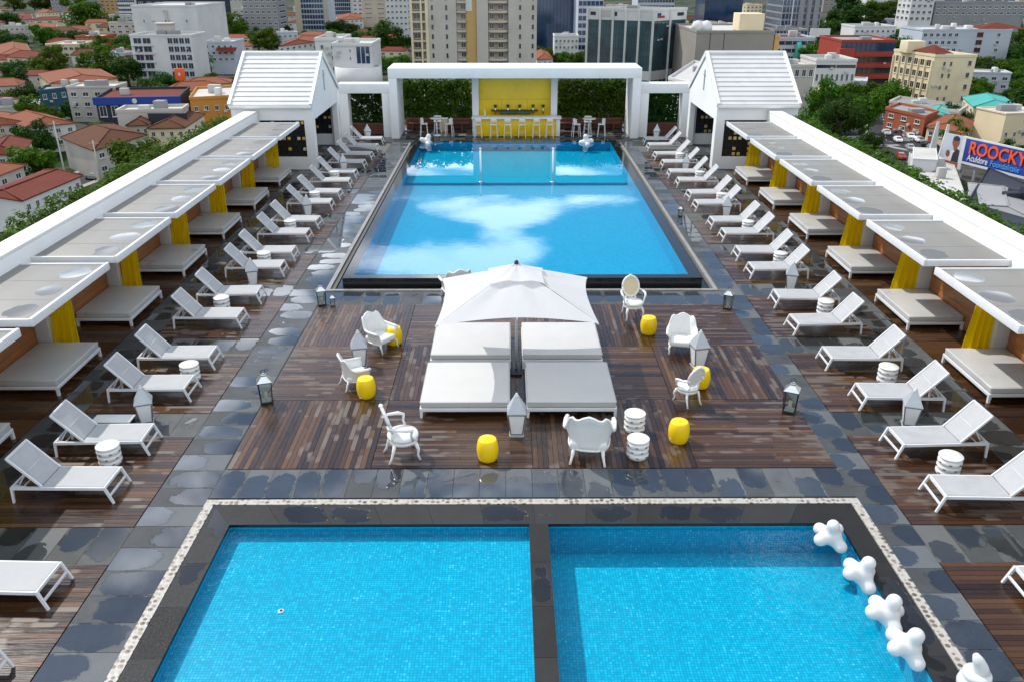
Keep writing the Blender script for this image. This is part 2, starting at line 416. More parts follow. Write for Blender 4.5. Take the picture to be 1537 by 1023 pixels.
def board_panel(mb, x0, x1, y0, y1, along, bw=.105, z=.012, th=.03, lengths=(1.0, 2.4)):
    gap = .007
    lo, hi = (x0, x1) if along == 'x' else (y0, y1)
    a0, a1 = (y0, y1) if along == 'x' else (x0, x1)
    n = max(1, round((a1-a0)/bw)); w = (a1-a0)/n
    for i in range(n):
        p = a0 + i*w + gap/2; q = a0 + (i+1)*w - gap/2
        s = lo; first = True
        while s < hi - 1e-3:
            e = s + random.uniform(*lengths) * (random.uniform(.3, 1) if first else 1); first = False
            if hi - e < .35: e = hi
            zz = z + random.uniform(-.0015, .0015)
            s2, e2 = s + .002, e - .002
            o = random.uniform(0, 50)
            if along == 'x':
                top = [(s2,p,zz),(e2,p,zz),(e2,q,zz),(s2,q,zz)]; uv = [(o,0),(o+e2-s2,0),(o+e2-s2,q-p),(o,q-p)]
            else:
                top = [(p,s2,zz),(q,s2,zz),(q,e2,zz),(p,e2,zz)]; uv = [(o,0),(o,q-p),(o+e2-s2,q-p),(o+e2-s2,0)]
            vs = top + [(x,y,zz-th) for x,y,_ in top]
            b = len(mb.v); mb.v += vs
            fs = [(0,1,2,3),(0,4,5,1),(1,5,6,2),(2,6,7,3),(3,7,4,0)]
            for k, f in enumerate(fs):
                mb.uv[len(mb.f)] = uv if k == 0 else [uv[f[0] % 4], uv[f[0] % 4], uv[f[3] % 4], uv[f[3] % 4]]
                mb.f.append(tuple(b+i for i in f)); mb.m.append(0); mb.sm.append(False)
            s = e

# sub-base under every finish, with the basins left open
Y0, Y1 = 5.0, 53.9
b = MB()
for (x0, x1, y0, y1) in ((-12.0, XL+.25, Y0, Y1), (XR-.25, 12.5, Y0, Y1), (XL+.25, XR-.25, 12.6, 24.0), (XL+.25, XR-.25, 46.5, Y1)):
    b.box((x0, y0, -.35), (x1, y1, -.022))
struct(b.build('terrace_floor', M['grout']))
# hotel block that carries the terrace
b = MB(); b.box((-13.45, Y0, GZ), (14.3, 53.95, -1.6))
tag(b.build('hotel_block', M['white_wall']), 'white hotel block below the pool terrace', 'building')

# slate paths
b = MB()
slab_quads(b, -6.62, XL, Y0, 48.0, 1, 72)
slab_quads(b, XR, 7.15, Y0, 48.0, 1, 72)
slab_quads(b, XL, XR, 13.02, 14.0, 24, 1, swap=True)
slab_quads(b, XL, XR, 22.78, 23.86, 20, 1, swap=True)
struct(b.build('slate_path', M['slate']))
b = MB()
ends = [11.12 + 4.13*k for k in range(-1, 9)]      # slate cross strips between the lounger decks
for e in ends:
    slab_quads(b, -9.45, -6.62, e, e+1.02, 5, 1, swap=True)
    slab_quads(b, 7.15, 9.9, e, e+1.02, 5, 1, swap=True)
slab_quads(b, -10.25, -9.45, Y0, 48.0, 1, 70)
slab_quads(b, 9.9, 10.75, Y0, 48.0, 1, 70)
slab_quads(b, -13.4, -9.45, 40.7, 48.0, 4, 10, z=.003); slab_quads(b, 9.9, 14.2, 40.7, 48.0, 4, 10, z=.003)
slab_quads(b, -10.2, 11.0, 48.0, 53.8, 22, 9, z=-.001)
slab_quads(b, XL, XR, 46.75, 48.0, 14, 2)
struct(b.build('slate_walkway', M['slate_walk']))

# hardwood decks
b = MB()
px = [-5.56, -2.73, .48, 3.74, 6.5]; py = [14.0, 16.86, 19.82, 22.77]
for r in range(3):
    for c in range(4):
        al = 'y' if (r + c) % 2 == 0 else 'x'
        if r == 2: al = 'y' if c % 2 == 0 else 'x'
        board_panel(b, px[c]+.006, px[c+1]-.006, py[r]+.006, py[r+1]-.006, al, .104, lengths=(1.6, 3.4))
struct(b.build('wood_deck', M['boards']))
b = MB()
for i in range(len(ends)-1):
    board_panel(b, -9.45, -6.63, ends[i]+1.025, ends[i+1]-.005, 'x', .112, z=.01, lengths=(1.2, 3.0))
    board_panel(b, 7.16, 9.89, ends[i]+1.025, ends[i+1]-.005, 'x', .112, z=.01, lengths=(1.2, 3.0))
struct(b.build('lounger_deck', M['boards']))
b = MB()
for k in range(-1, 7):
    y0 = BAY0 + BAYP*k
    board_panel(b, WL, -10.26, y0+.2, y0+BAYP-.55, 'x', .14, z=.008, lengths=(1.7, 1.8))
    board_panel(b, 10.76, WR, y0+.2, y0+BAYP-.55, 'x', .14, z=.008, lengths=(1.7, 1.8))
    slab_quads(b, WL, -10.26, y0+BAYP-.55, y0+BAYP+.2, 2, 1); slab_quads(b, 10.76, WR, y0+BAYP-.55, y0+BAYP+.2, 2, 1)
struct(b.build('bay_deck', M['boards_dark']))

# ------------------------------------------------------------------ twin pool in front
FX0, FX1, FD0, FD1, FY = -4.96, 5.9, .36, .70, 12.2
b = MB()
b.box((XL, 12.80, -.03), (XR, 12.96, .012)); b.box((XL, Y0, -.03), (XL+.17, 12.80, .012)); b.box((XR-.17, Y0, -.03), (XR, 12.80, .012))
struct(b.build('pebble_border', M['mosaic']))
b = MB()   # coping slabs, mitred at the corners, with their inner lips
def cop(pts, nrm=None):
    b.face([(p[0], p[1], .004) for p in pts], 0, [(0,0),(1,0),(1,1),(0,1)])
xa, xb, ya = XL+.18, XR-.18, 12.79
N = 12
for i in range(N):
    a0, a1 = i/N, (i+1)/N
    cop([(FX0+(FX1-FX0)*a0+.003, FY, 0), (FX0+(FX1-FX0)*a1-.003, FY, 0), (xa+(xb-xa)*a1-.003, ya, 0), (xa+(xb-xa)*a0+.003, ya, 0)])
ys = [12.2 - 1.05*k for k in range(7)]
for k in range(6):
    yo0 = ya if k == 0 else ys[k]
    cop([(xa, yo0, 0), (xa, ys[k+1]+.004, 0), (FX0, ys[k+1]+.004, 0), (FX0, ys[k], 0)])
    cop([(FX1, ys[k], 0), (FX1, ys[k+1]+.004, 0), (xb, ys[k+1]+.004, 0), (xb, yo0, 0)])
    cop([(FD0, ys[k+1]+.004, 0), (FD1, ys[k+1]+.004, 0), (FD1, ys[k]-.001, 0), (FD0, ys[k]-.001, 0)])
struct(b.build('pool_coping', M['coping']))
b = MB()   # grout bed and lips below the coping
b.box((xa, FY, -.06), (xb, ya, -.002)); b.box((xa, Y0, -.06), (FX0, FY, -.002)); b.box((FX1, Y0, -.06), (xb, FY, -.002)); b.box((FD0, Y0, -.06), (FD1, FY-.001, -.002))
struct(b.build('coping_bed', M['black_stone']))
def basin(name, x0, x1, y0, y1, zt, zb, mt):
    b = MB()
    b.face([(x0,y0,zb),(x1,y0,zb),(x1,y1,zb),(x0,y1,zb)]); b.face([(x0,y1,zb),(x1,y1,zb),(x1,y1,zt),(x0,y1,zt)])
    b.face([(x0,y0,zb),(x0,y1,zb),(x0,y1,zt),(x0,y0,zt)]); b.face([(x1,y1,zb),(x1,y0,zb),(x1,y0,zt),(x1,y1,zt)])
    b.face([(x1,y0,zb),(x0,y0,zb),(x0,y0,zt),(x1,y0,zt)])
    return struct(b.build(name, mt))
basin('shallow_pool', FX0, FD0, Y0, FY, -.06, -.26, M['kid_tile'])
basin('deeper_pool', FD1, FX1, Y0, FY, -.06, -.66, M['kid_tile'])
b = MB(); b.face([(FX0,Y0,-.075),(FD0,Y0,-.075),(FD0,FY,-.075),(FX0,FY,-.075)]); b.face([(FD1,Y0,-.075),(FX1,Y0,-.075),(FX1,FY,-.075),(FD1,FY,-.075)])
struct(b.build('pool_water', M['water_ripple']))
# floor drains seen through the water
d = P(408, 889); t = thing('pool_drain', 'small white round inlet on the floor of the shallow blue pool', 'pool drain', (-3.6, 10.3, -.26))
MB().lathe([(.0,.0),(.055,.0),(.055,.012),(.03,.02),(0.0,.02)], 16).build('ring', M['white_plastic'], t)
MB().lathe([(.0,.02),(.022,.02),(.022,.024),(0,.024)], 12).build('nozzle', M['dark_metal'], t)
t = thing('pool_drain', 'small square dark grate on the floor of the deeper front pool', 'pool drain', (1.42, 8.62, -.66))
g = MB(); g.bbox((-.08,-.08,0),(.08,.08,.012)); g.build('frame', M['grey_metal'], t)
g = MB(); [g.box((-.06, -.055+.03*k, .012), (.06, -.037+.03*k, .017)) for k in range(4)]; g.build('grate', M['dark_metal'], t)

# ------------------------------------------------------------------ long infinity pool
MX0, MX1, MY0, MY1, WZ = -4.8, 5.62, 24.58, 46.35, .30
b = MB()
b.box((XL, 23.9, -.03), (XR-.07, 24.03, .03)); b.box((XL, 24.03, -.03), (XL+.12, 47.7, .03)); b.box((XR-.19, 24.03, -.03), (XR-.07, 47.7, .03))
struct(b.build('pool_border', M['border_stone']))
b = MB()   # rim and overflow gutter
b.box((MX0-.32, 24.27, -1.4), (MX1+.38, MY0-.004, WZ-.004)); b.box((MX0-.32, MY0-.003, -1.4), (MX0-.004, MY1, WZ-.004)); b.box((MX1+.004, MY0-.003, -1.4), (MX1+.38, MY1, WZ-.004)); b.box((MX0-.32, MY1+.004, -1.4), (MX1+.38, MY1+.4, WZ-.004))
b.box((XL+.12, 24.03, -.4), (MX0-.32, 46.75, -.06)); b.box((MX1+.38, 24.03, -.4), (XR-.19, 46.75, -.06)); b.box((MX0-.32, 24.03, -.4), (MX1+.38, 24.27, -.06))
struct(b.build('pool_rim', M['black_stone']))
basin('long_pool', MX0, MX1, MY0, MY1, WZ-.002, -.28, M['main_tile'])
b = MB(); b.face([(MX0-.003,MY0-.003,WZ),(MX1+.003,MY0-.003,WZ),(MX1+.003,MY1+.003,WZ),(MX0-.003,MY1+.003,WZ)])
q = MB(); q.box((MX0+.004, 38.75, -.279), (MX1-.004, MY1-.004, -.17)); struct(q.build('pool_shelf', M['shelf_tile']))
struct(b.build('long_pool_water', M['water_calm']))
for x, lab in ((-1.28, 'slim white pole standing in the long pool, on the side of the left cabin'), (2.10, 'slim white pole standing in the long pool, on the side of the right cabin')):
    t = thing('pool_pole', lab, 'pool pole', (x, 38.9, -.169))
    MB().tube([(0,0,0),(0,0,1.54)], .045, 10).build('pole', M['white_paint'], t)
    MB().lathe([(.0,1.54),(.06,1.54),(.06,1.59),(.0,1.61)], 12).build('cap', M['white_paint'], t)
    MB().lathe([(.0,0),(.14,0),(.14,.03),(.05,.06),(0,.06)], 16).build('base', M['steel'], t)

# ------------------------------------------------------------------ parapets, ledge hedges
for sx, x0, x1, side in ((-1, WL-.62, WL, 'left'), (1, WR, WR+.62, 'right')):
    t = thing('parapet_wall', 'long white parapet wall behind the canopies on the %s of the terrace' % side, 'wall', (0,0,0))
    b = MB(); y = Y0
    b.bbox((x0, Y0, -1.6), (x1, 40.85, 2.74), .012); b.build('wall', M['white_wall'], t)
    b = MB(); ly = Y0
    while ly < 40.8:
        b.bbox((x0-.002, ly+.002, 2.743), (x1+.002, min(ly+4.085, 40.85)-.002, 2.83), .008); ly += 4.085
    b.build('capstone', M['white_paint'], t)
    b = MB(); b.box((x0-1.5 if sx < 0 else x1+.003, Y0, 1.0), (x0-.003 if sx < 0 else x1+1.5, 40.8, 1.9)); b.build('planter', M['concrete'], t)

def leafball(mb, n, c, r, size, flat=1.0, up=.3, rng=random):
    for _ in range(n):
        u = rng.uniform(-1,1); th = rng.uniform(0, 2*math.pi); k = math.sqrt(1-u*u)
        d = Vector((k*math.cos(th), k*math.sin(th), u)); q = rng.uniform(.55, 1.0)
        p = Vector((c[0]+d.x*r[0]*q, c[1]+d.y*r[1]*q, c[2]+d.z*r[2]*q))
        nrm = (d + Vector((rng.uniform(-.7,.7), rng.uniform(-.7,.7), rng.uniform(-.4,.9)+up))).normalized()
        a = nrm.orthogonal().normalized(); a = (Matrix.Rotation(rng.uniform(0,6.28), 3, nrm) @ a); bb = nrm.cross(a)
        s = size*rng.uniform(.6,1.35); w = s*rng.uniform(.38,.6)
        mb.face([p-a*s, p-bb*w+a*s*.05, p+a*s, p+bb*w+a*s*.05], 0)
def hedge_run(name, label, x0, x1, y0, y1, z0, z1, leaf, dens, mt, clump=.45):
    t = thing(name, label, 'hedge', ((x0+x1)/2, (y0+y1)/2, z0))
    cx, cy = (x0+x1)/2, (y0+y1)/2
    rng = random.Random(int(abs(x0*91+y0*17))+3); mb = MB()
    L = max(x1-x0, y1-y0); n = max(3, int(L/(clump*.8)))
    ax = (x1-x0) > (y1-y0)
    for i in range(n):
        s = (i+.5)/n
        for lay in range(max(1, int((z1-z0)/(clump*1.1)))):
            px_ = x0+(x1-x0)*(s if ax else rng.uniform(.25,.75)); py_ = y0+(y1-y0)*(rng.uniform(.25,.75) if ax else s)
            nl = max(1, int((z1-z0)/(clump*1.1)))
            pz = (z1-z0)*(lay+.5)/nl + rng.uniform(-.12,.12)
            r = clump*rng.uniform(.75,1.25)
            leafball(mb, dens, (px_-cx, py_-cy, pz), (r*(1.1 if ax else min(1, (x1-x0)/clump/1.6)), r*(min(1, (y1-y0)/clump/1.6) if ax else 1.1), r*.9), leaf, rng=rng)
    mb.build('foliage', mt, t)
    s = MB()
    for i in range(n):
        q = (i+.5)/n; px_ = (x0+(x1-x0)*q if ax else cx)-cx; py_ = (cy if ax else y0+(y1-y0)*q)-cy
        s.tube([(px_, py_, 0), (px_+rng.uniform(-.1,.1), py_+rng.uniform(-.1,.1), (z1-z0)*.7)], [.03,.012], 5)
    s.build('stems', M['bark'], t)
    return t
hedge_run('hedge', 'long low green hedge planted outside the left parapet', WL-2.0, WL-.72, 9.0, 40.3, 1.9, 2.80, .085, 170, M['leaf_hedge'], .46)
hedge_run('hedge', 'long low green hedge planted outside the right parapet', WR+.72, WR+2.0, 9.0, 40.3, 1.9, 2.80, .085, 170, M['leaf_hedge'], .46)
hedge_run('hedge', 'tall dark hedge under the white portal, on the left of the yellow bar', -6.6, -2.2, 52.35, 53.3, .55, 2.92, .11, 190, M['leaf_hedge'], .5)
hedge_run('hedge', 'tall dark hedge under the white portal, on the right of the yellow bar', 3.0, 7.4, 52.35, 53.3, .55, 2.92, .11, 190, M['leaf_hedge'], .5)
hedge_run('hedge', 'dark hedge framed by the small left gateway', -9.5, -6.95, 50.6, 51.2, .55, 2.75, .11, 150, M['leaf_dark'], .5)
hedge_run('hedge', 'dark hedge framed by the small right gateway', 7.75, 10.3, 50.6, 51.2, .55, 2.75, .11, 150, M['leaf_dark'], .5)

# ------------------------------------------------------------------ portal, gateways, bar
t = thing('portal', 'wide white flat portal over the bar at the pool end', 'portal', (.4, 49, 0))
b = MB(); b.bbox((-7.17, 0, 3.36), (7.17, 2.75, 3.92), .015); b.build('beam', M['white_wall'], t)
b = MB(); b.bbox((-7.165, 0.004, 0), (-6.7, 2.745, 3.357), .012); b.build('pillar', M['white_wall'], t)
b = MB(); b.bbox((6.7, 0.004, 0), (7.165, 2.745, 3.357), .012); b.build('pillar', M['white_wall'], t)
b = MB(); [b.box((-7.17+2.39*k, -.003, 3.372), (-7.165+2.39*k, 2.7, 3.925)) for k in range(1,6)]; b.build('panel_joint', M['grey_wall'], t)
for x0, x1, side in ((-9.72, -6.79, 'left'), (7.59, 10.48, 'right')):
    t = thing('gateway', 'smaller white square gateway joining the portal to the %s cabin' % side, 'gateway', ((x0+x1)/2, 49.35, 0))
    w = (x1-x0)/2
    b = MB(); b.bbox((-w, 0, 2.50), (w, .9, 3.03), .012); b.build('lintel', M['white_wall'], t)
    b = MB(); b.bbox((-w, .004, 0), (-w+.52, .9, 2.497), .01); b.build('post', M['white_wall'], t)
    b = MB(); b.bbox((w-.45, .004, 0), (w, .9, 2.497), .01); b.build('post', M['white_wall'], t)
    t = thing('planter_box', 'long reddish timber planter box inside the %s gateway' % side, 'planter', ((x0+x1)/2, 50.3, 0))
    b = MB(); [b.bbox((-w+.1, 0, .02+.16*k), (w-.1, 1.1, .17+.16*k), .008) for k in range(4)]; b.build('boards', M['planter_wood'], t)
    b = MB(); b.box((-w+.14, .04, .6), (w-.14, 1.06, .655)); b.build('soil', M['bark'], t)
for x0, x1, side in ((-6.25, -2.2, 'left'), (3.0, 7.05, 'right')):
    t = thing('planter_box', 'long reddish timber planter under the tall hedge %s of the bar' % side, 'planter', ((x0+x1)/2, 52.2, 0)); w = (x1-x0)/2
    b = MB(); [b.bbox((-w, 0, .02+.16*k), (w, 1.2, .17+.16*k), .008) for k in range(4)]; b.build('boards', M['planter_wood'], t)
    b = MB(); b.box((-w+.04, .04, .6), (w-.04, 1.16, .655)); b.build('soil', M['bark'], t)
    b = MB(); b.bbox((-w+.2, -.5, .38), (w-.2, -.08, .44), .01); [b.box((-w+.4+k*1.5, -.45, 0), (-w+.48+k*1.5, -.12, .38)) for k in range(3)]; b.build('bench', M['planter_wood'], t)
t = thing('bar_wall', 'bright yellow back wall of the bar between white jambs', 'wall', (.4, 51.3, 0))
b = MB(); b.bbox((-2.12, 0, 0), (2.14, .12, 3.355), .006); b.build('panel', M['yellow_wall'], t)
b = MB(); b.box((-2.1, -.006, 1.9), (2.12, -.001, 1.91)); b.box((-.8, -.006, 0.4), (-.79, -.001, 1.9)); b.box((.75, -.006, .4), (.76, -.001, 1.9)); b.build('panel_joint', M['dark_inside'], t)
for x0, x1 in ((-2.52, -2.123), (2.143, 2.52)):
    b = MB(); b.bbox((x0, -.6, 0), (x1, .4, 3.352), .01); b.build('jamb', M['white_wall'], t)
t = thing('bar_counter', 'yellow fronted bar counter with a pale top', 'bar counter', (.5, 49.75, 0))
b = MB(); b.bbox((-2.32, 0, 0), (2.32, .6, 1.0), .01); b.build('front', M['yellow_wall'], t)
b = MB(); b.bbox((-2.62, -.18, 1.003), (2.62, .72, 1.09), .012); b.build('top', M['white_paint'], t)
for x0, x1 in ((-2.55, -2.325), (2.325, 2.55)):
    b = MB(); b.bbox((x0, -.06, 0), (x1, .62, 1.0), .01); b.build('end_panel', M['white_paint'], t)
t = thing('back_shelf', 'dark green shelf with beer taps against the yellow bar wall', 'shelf', (.5, 50.95, 0))
b = MB(); b.bbox((-1.5, 0, 1.25), (1.3, .3, 1.31), .005); b.build('rail', M['dark_metal'], t)
b = MB(); b.bbox((-1.0, -.02, 1.1), (.85, .3, 1.24), .006); b.build('trough', M['bar_glass'], t)
for x in (-1.25, -.5, .2, 1.0, 1.6):
    b = MB(); b.tube([(x,.1,1.1),(x,.1,1.5)], .05, 10); b.bar((x,.1,1.48),(x,-.08,1.44), .05); b.build('tap', M['steel'], t)
    b = MB(); b.bbox((x-.09,.02,1.5),(x+.09,.18,1.62), .02); b.build('tap_head', M['dark_metal'], t)
t = thing('bottle', 'pale bottle standing on the bar counter at the left jamb', 'bottle', (-1.35, 50.1, 1.09))
MB().lathe([(0,0),(.05,0),(.05,.2),(.02,.28),(.02,.36),(0,.36)], 12).build('body', M['frosted'], t)

# bar stools
st = thing('bar_stool', '', 'bar stool', (0,0,0), 0, 'bar stools at the yellow counter')
for sx in (-1,1):
    for sy in (-1,1):
        MB().bar((sx*.17, sy*.17, .72), (sx*.21, sy*.21, 0), .035).build('leg', M['white_metal'], st)
b = MB(); b.bbox((-.2,-.2,.72),(.2,.2,.77), .015); b.build('seat', M['white_plastic'], st)
b = MB(); [b.bar((sx*.17,-.18,.77),(sx*.17,-.22,1.12), .03) for sx in (-1,1)]; b.bbox((-.18,-.235,.92),(.18,-.205,1.12), .01); b.build('backrest', M['white_plastic'], st)
b = MB(); [b.bar((-.2,sy*.2,.28),(.2,sy*.2,.28), .022) for sy in (-1,1)]; [b.bar((sx*.2,-.2,.28),(sx*.2,.2,.28), .022) for sx in (-1,1)]; b.build('footrest', M['white_metal'], st)
ords = ['first', 'second', 'third', 'fourth', 'fifth', 'sixth']
for i, x in enumerate((-1.73, -.81, -.01, .82, 1.64, 2.41)):
    lab = 'white bar stool at the yellow counter, %s from its left end' % ords[i]
    if i == 0: st.location = (x, 49.35, 0); st['label'] = lab
    else: dup(st, (x, 49.35 + .03*(i % 2), 0), 0.05*(i-3), lab)

# high tables and chairs beside the bar
def high_table(loc, side):
    t = thing('high_table', 'round white high table %s of the bar, under the hedge' % side, 'table', loc, 0)
    MB().lathe([(0,.98),(.38,.98),(.4,1.0),(.4,1.02),(.38,1.03),(0,1.03)], 28).build('top', M['white_plastic'], t)
    MB().lathe([(0,.05),(.045,.05),(.04,.98),(0,.98)], 12).build('stem', M['white_metal'], t)
    MB().lathe([(0,0),(.24,0),(.22,.03),(.05,.06),(0,.06)], 24).build('foot', M['white_metal'], t)
high_table((-4.2, 50.0, 0), 'left'); high_table((4.75, 49.8, 0), 'right')
hc = thing('high_chair', '', 'high chair', (0,0,0), 0, 'high chairs beside the bar')
for sx in (-1,1):
    for sy in (-1,1):
        MB().bar((sx*.16, sy*.16, .7), (sx*.22, sy*.22, 0), .035).build('leg', M['white_metal'], hc)
b = MB(); b.bbox((-.22,-.2,.68),(.22,.22,.74), .02); b.build('seat', M['white_plastic'], hc)
b = MB(); b.grid(lambda u, v: (.23*math.sin((u-.5)*2.6), .04-.25*math.cos((u-.5)*2.6), .76+.26*v), 12, 3); b.grid(lambda u, v: (.205*math.sin((u-.5)*2.6), .04-.225*math.cos((u-.5)*2.6), 1.02-.26*v), 12, 3); b.build('backrest', M['white_plastic'], hc)
b = MB(); [b.bar((-.19,sy*.19,.3),(.19,sy*.19,.3), .022) for sy in (-1,1)]; [b.bar((-.2,sy*.2,.5),(.2,sy*.2,.5), .02) for sy in (-1,1)]; b.build('footrest', M['white_metal'], hc)
first = True
for (tx, ty, side) in ((-4.2, 50.0, 'left'), (4.75, 49.8, 'right')):
    for dx, dy, rz, what in ((-.75, -.1, R(-80), 'west side'), (.75, -.1, R(80), 'east side'), (0.0, .75, R(180), 'far side')):
        lab = 'white high chair at the %s of the %s high table' % (what, side)
        if first: hc.location = (tx+dx, ty+dy, 0); hc.rotation_euler[2] = rz; hc['label'] = lab; first = False
        else: dup(hc, (tx+dx, ty+dy, 0), rz, lab)
t = thing('side_box', 'small tan box standing behind the left high table', 'box', (-3.9, 51.4, 0))
b = MB(); b.bbox((-.25,-.15,.0),(.25,.15,.72), .02); b.build('body', M['cream_panel'], t)
b = MB(); b.bbox((-.27,-.17,.723),(.27,.17,.8), .02); b.build('lid', M['white_plastic'], t)

# ------------------------------------------------------------------ gabled cabins
def cabin(x0, x1, side, sx):
    yF, yB = 40.9, 47.5; cy = (yF+yB)/2; cx = (x0+x1)/2; w = (x1-x0)/2; d = (yB-yF)/2
    t = thing('cabin', 'white gabled cabin with ribbed roof at the far end of the %s canopies' % side, 'cabin', (cx, cy, 0))
    inner = w*sx; th = .28*sx
    # front and back walls with a window opening
    for y0, nm in ((-d, 'front_wall'), (d-.28, 'back_wall')):
        b = MB(); y1 = y0+.28
        ox0, ox1 = (-w+1.3, w-.42) if sx > 0 else (-w+.42, w-1.3)
        b.box((-w, y0, 0), (ox0, y1, 3.1)); b.box((ox1, y0, 0), (w, y1, 3.1)); b.box((ox0, y0, 0), (ox1, y1, .6)); b.box((ox0, y0, 2.36), (ox1, y1, 3.1))
        b.build(nm, M['white_wall'], t)
        s = MB(); rng = random.Random(3 if sx > 0 else 5)
        nx, nz = 9, 7; ww = (ox1-ox0); hh = 1.76; yy = y0+.1
        for i in range(nx+1): s.box((ox0+ww*i/nx-.025, yy, .6), (ox0+ww*i/nx+.025, yy+.05, 2.36))
        for k in range(nz+1): s.box((ox0, yy+.052, .6+hh*k/nz-.025), (ox1, yy+.1, .6+hh*k/nz+.025))
        sc = s.build('lattice_screen', M['dark_metal'], t)
        bk = MB(); bk.box((ox0, y1-.06, .6), (ox1, y1-.02, 2.36)); bk.build('shade_sheet', M['dark_inside'], t)  # dark sheet standing in for the shade of the cabin interior
        for i in range(nx):
            for k in range(nz):
                if rng.random() < (.36 if k < 4 else .16):
                    q = MB(); a = ox0+ww*(i+.5)/nx; z = .6+hh*(k+.5)/nz
                    q.bbox((a-.07, yy-.04, z-.07), (a+.07, yy+.08, z+.07), .012)
                    q.build('cube_lamp', M['gold'] if rng.random() < .65 else M['cream_panel'], sc)
    # inner side (towards the pool): gable over a wide opening
    b = MB(); xi0, xi1 = (w-.28, w) if sx > 0 else (-w, -w+.28)
    y0o, y1o = -d+.5, d-.5; H, RZ = 3.1, 5.0
    for (ya, yb, za, zb) in ((-d+.281, y0o, 0, 2.35), (y1o, d-.281, 0, 2.35)):
        b.box((xi0, ya, za), (xi1, yb, zb))
    b.poly([(xi0,-d+.281,2.35),(xi0,d-.281,2.35),(xi0,d-.281,H),(xi0,0,RZ),(xi0,-d+.281,H),(xi1,-d+.281,2.35),(xi1,d-.281,2.35),(xi1,d-.281,H),(xi1,0,RZ),(xi1,-d+.281,H)],
           [(0,1,2,3,4)[::-1] if sx > 0 else (0,1,2,3,4)[::-1],(5,6,7,8,9),(0,5,6,1)[::-1],(1,6,7,2),(2,7,8,3),(3,8,9,4),(4,9,5,0)])
    b.build('gable', M['white_wall'], t)
    b = MB(); xo0, xo1 = (-w, -w+.2) if sx > 0 else (w-.2, w)
    b.poly([(xo0,-d+.281,0),(xo0,d-.281,0),(xo0,d-.281,H),(xo0,0,RZ),(xo0,-d+.281,H),(xo1,-d+.281,0),(xo1,d-.281,0),(xo1,d-.281,H),(xo1,0,RZ),(xo1,-d+.281,H)],
           [(0,1,2,3,4),(5,6,7,8,9)[::-1],(0,5,6,1),(1,6,7,2),(2,7,8,3),(3,8,9,4),(4,9,5,0)]); b.build('outer_wall', M['white_wall'], t)
    # roof: two ribbed slopes with white verge boards
    rp = t
    b = MB(); n = 11; th_ = .06
    for sgn in (-1, 1):
        e0 = Vector((0, sgn*(d+.12), H-.03)); e1 = Vector((0, 0, RZ+.08))
        for i in range(n):
            for (f0, f1, off) in ((i/n, (i+.7)/n, 0), ((i+.7)/n, (i+1)/n, .036)):
                a = e0.lerp(e1, f0); c = e0.lerp(e1, f1)
                nrm = Vector((0, sgn*(RZ-H), d)).normalized()*(.05+off)
                for lo, hi in ((a, c),):
                    vs = [(-w+.06, lo.y, lo.z), (w-.06, lo.y, lo.z), (w-.06, hi.y, hi.z), (-w+.06, hi.y, hi.z)]
                    top = [Vector(v)+nrm for v in vs]
                    allv = [Vector(v) for v in vs] + top
                    b.poly(allv, [(4,5,6,7),(0,1,5,4),(2,3,7,6),(1,2,6,5),(3,0,4,7),(0,3,2,1)])
    rf = b.build('roof', M['roof_paint'], t, merge=False)
    for xx in (-w, w):
        b = MB(); [b.bar((xx, sgn*(d+.16), H-.02), (xx, 0, RZ+.15), .14, .22, up=(0,0,1)) for sgn in (-1, 1)]
        b.build('verge_board', M['white_paint'], t)
    b = MB(); b.bbox((-w-.06, -.1, RZ+.13), (w+.06, .1, RZ+.24), .02); b.build('ridge_cap', M['white_paint'], t)
    b = MB(); b.bbox((-w-.02, -d-.2, H-.16), (w+.02, -d-.003, H-.03), .02); b.build('gutter', M['white_paint'], t)
    g = MB(); xe = inner + (.03*sx)
    g.bar((xe, -.1, 3.35), (xe, -.1, 4.35), .05, .06); g.bar((xe, -.25, 4.1), (xe, .12, 4.1), .05, .06); g.build('gable_emblem', M['grey_metal'], t)
cabin(-13.25, -9.38, 'left', 1)
cabin(10.03, 13.92, 'right', -1)

# ------------------------------------------------------------------ canopy bays with daybeds
def canopy_mat(name, sx, col):
    t = NT(name); p = t.obj(); g = t.new('ShaderNodeSeparateXYZ'); t.link(p, g.inputs[0])
    n = t.noise(1.6, 4, .6, t.pos(), .6); f = t.noise(30, 4, .6, t.pos()); n3 = t.noise(.7, 3, .5, t.pos())
    yy = t.math('MULTIPLY', t.math('ADD', g.outputs[1], 1.8), 1/1.2)
    fy = t.math('ABSOLUTE', t.math('SUBTRACT', t.math('FRACT', yy), .5))
    xx = t.math('SUBTRACT', t.math('MULTIPLY', g.outputs[0], float(sx)), .56)
    d = t.math('ADD', t.math('POWER', t.math('MULTIPLY', xx, 2.5), 2.0), t.math('POWER', t.math('MULTIPLY', fy, 2.7), 2.0))
    d = t.math('ADD', d, t.math('MULTIPLY', t.math('SUBTRACT', n, .5), 1.3))
    d = t.math('ADD', d, t.math('MULTIPLY', t.math('SUBTRACT', n3, .5), 1.6))
    w = t.mapr(d, .55, .85, 1, 0)
    base = t.mix(t.math('ADD', t.math('MULTIPLY', n, .7), t.math('MULTIPLY', f, .3)), tuple(c*.8 for c in col), tuple(c*1.1 for c in col))
    t.set(**{'Base Color': t.mix(w, base, tuple(c*.8 for c in col)), 'Roughness': t.mix(w, .55, .10), 'Specular IOR Level': t.math('ADD', t.math('MULTIPLY', w, .5), .5)})
    return t.mat
M['canopy_top_l'] = canopy_mat('canopy_top_pale', 1, (.215,.207,.19)); M['canopy_top_r'] = canopy_mat('canopy_top_grey', -1, (.20,.192,.175))

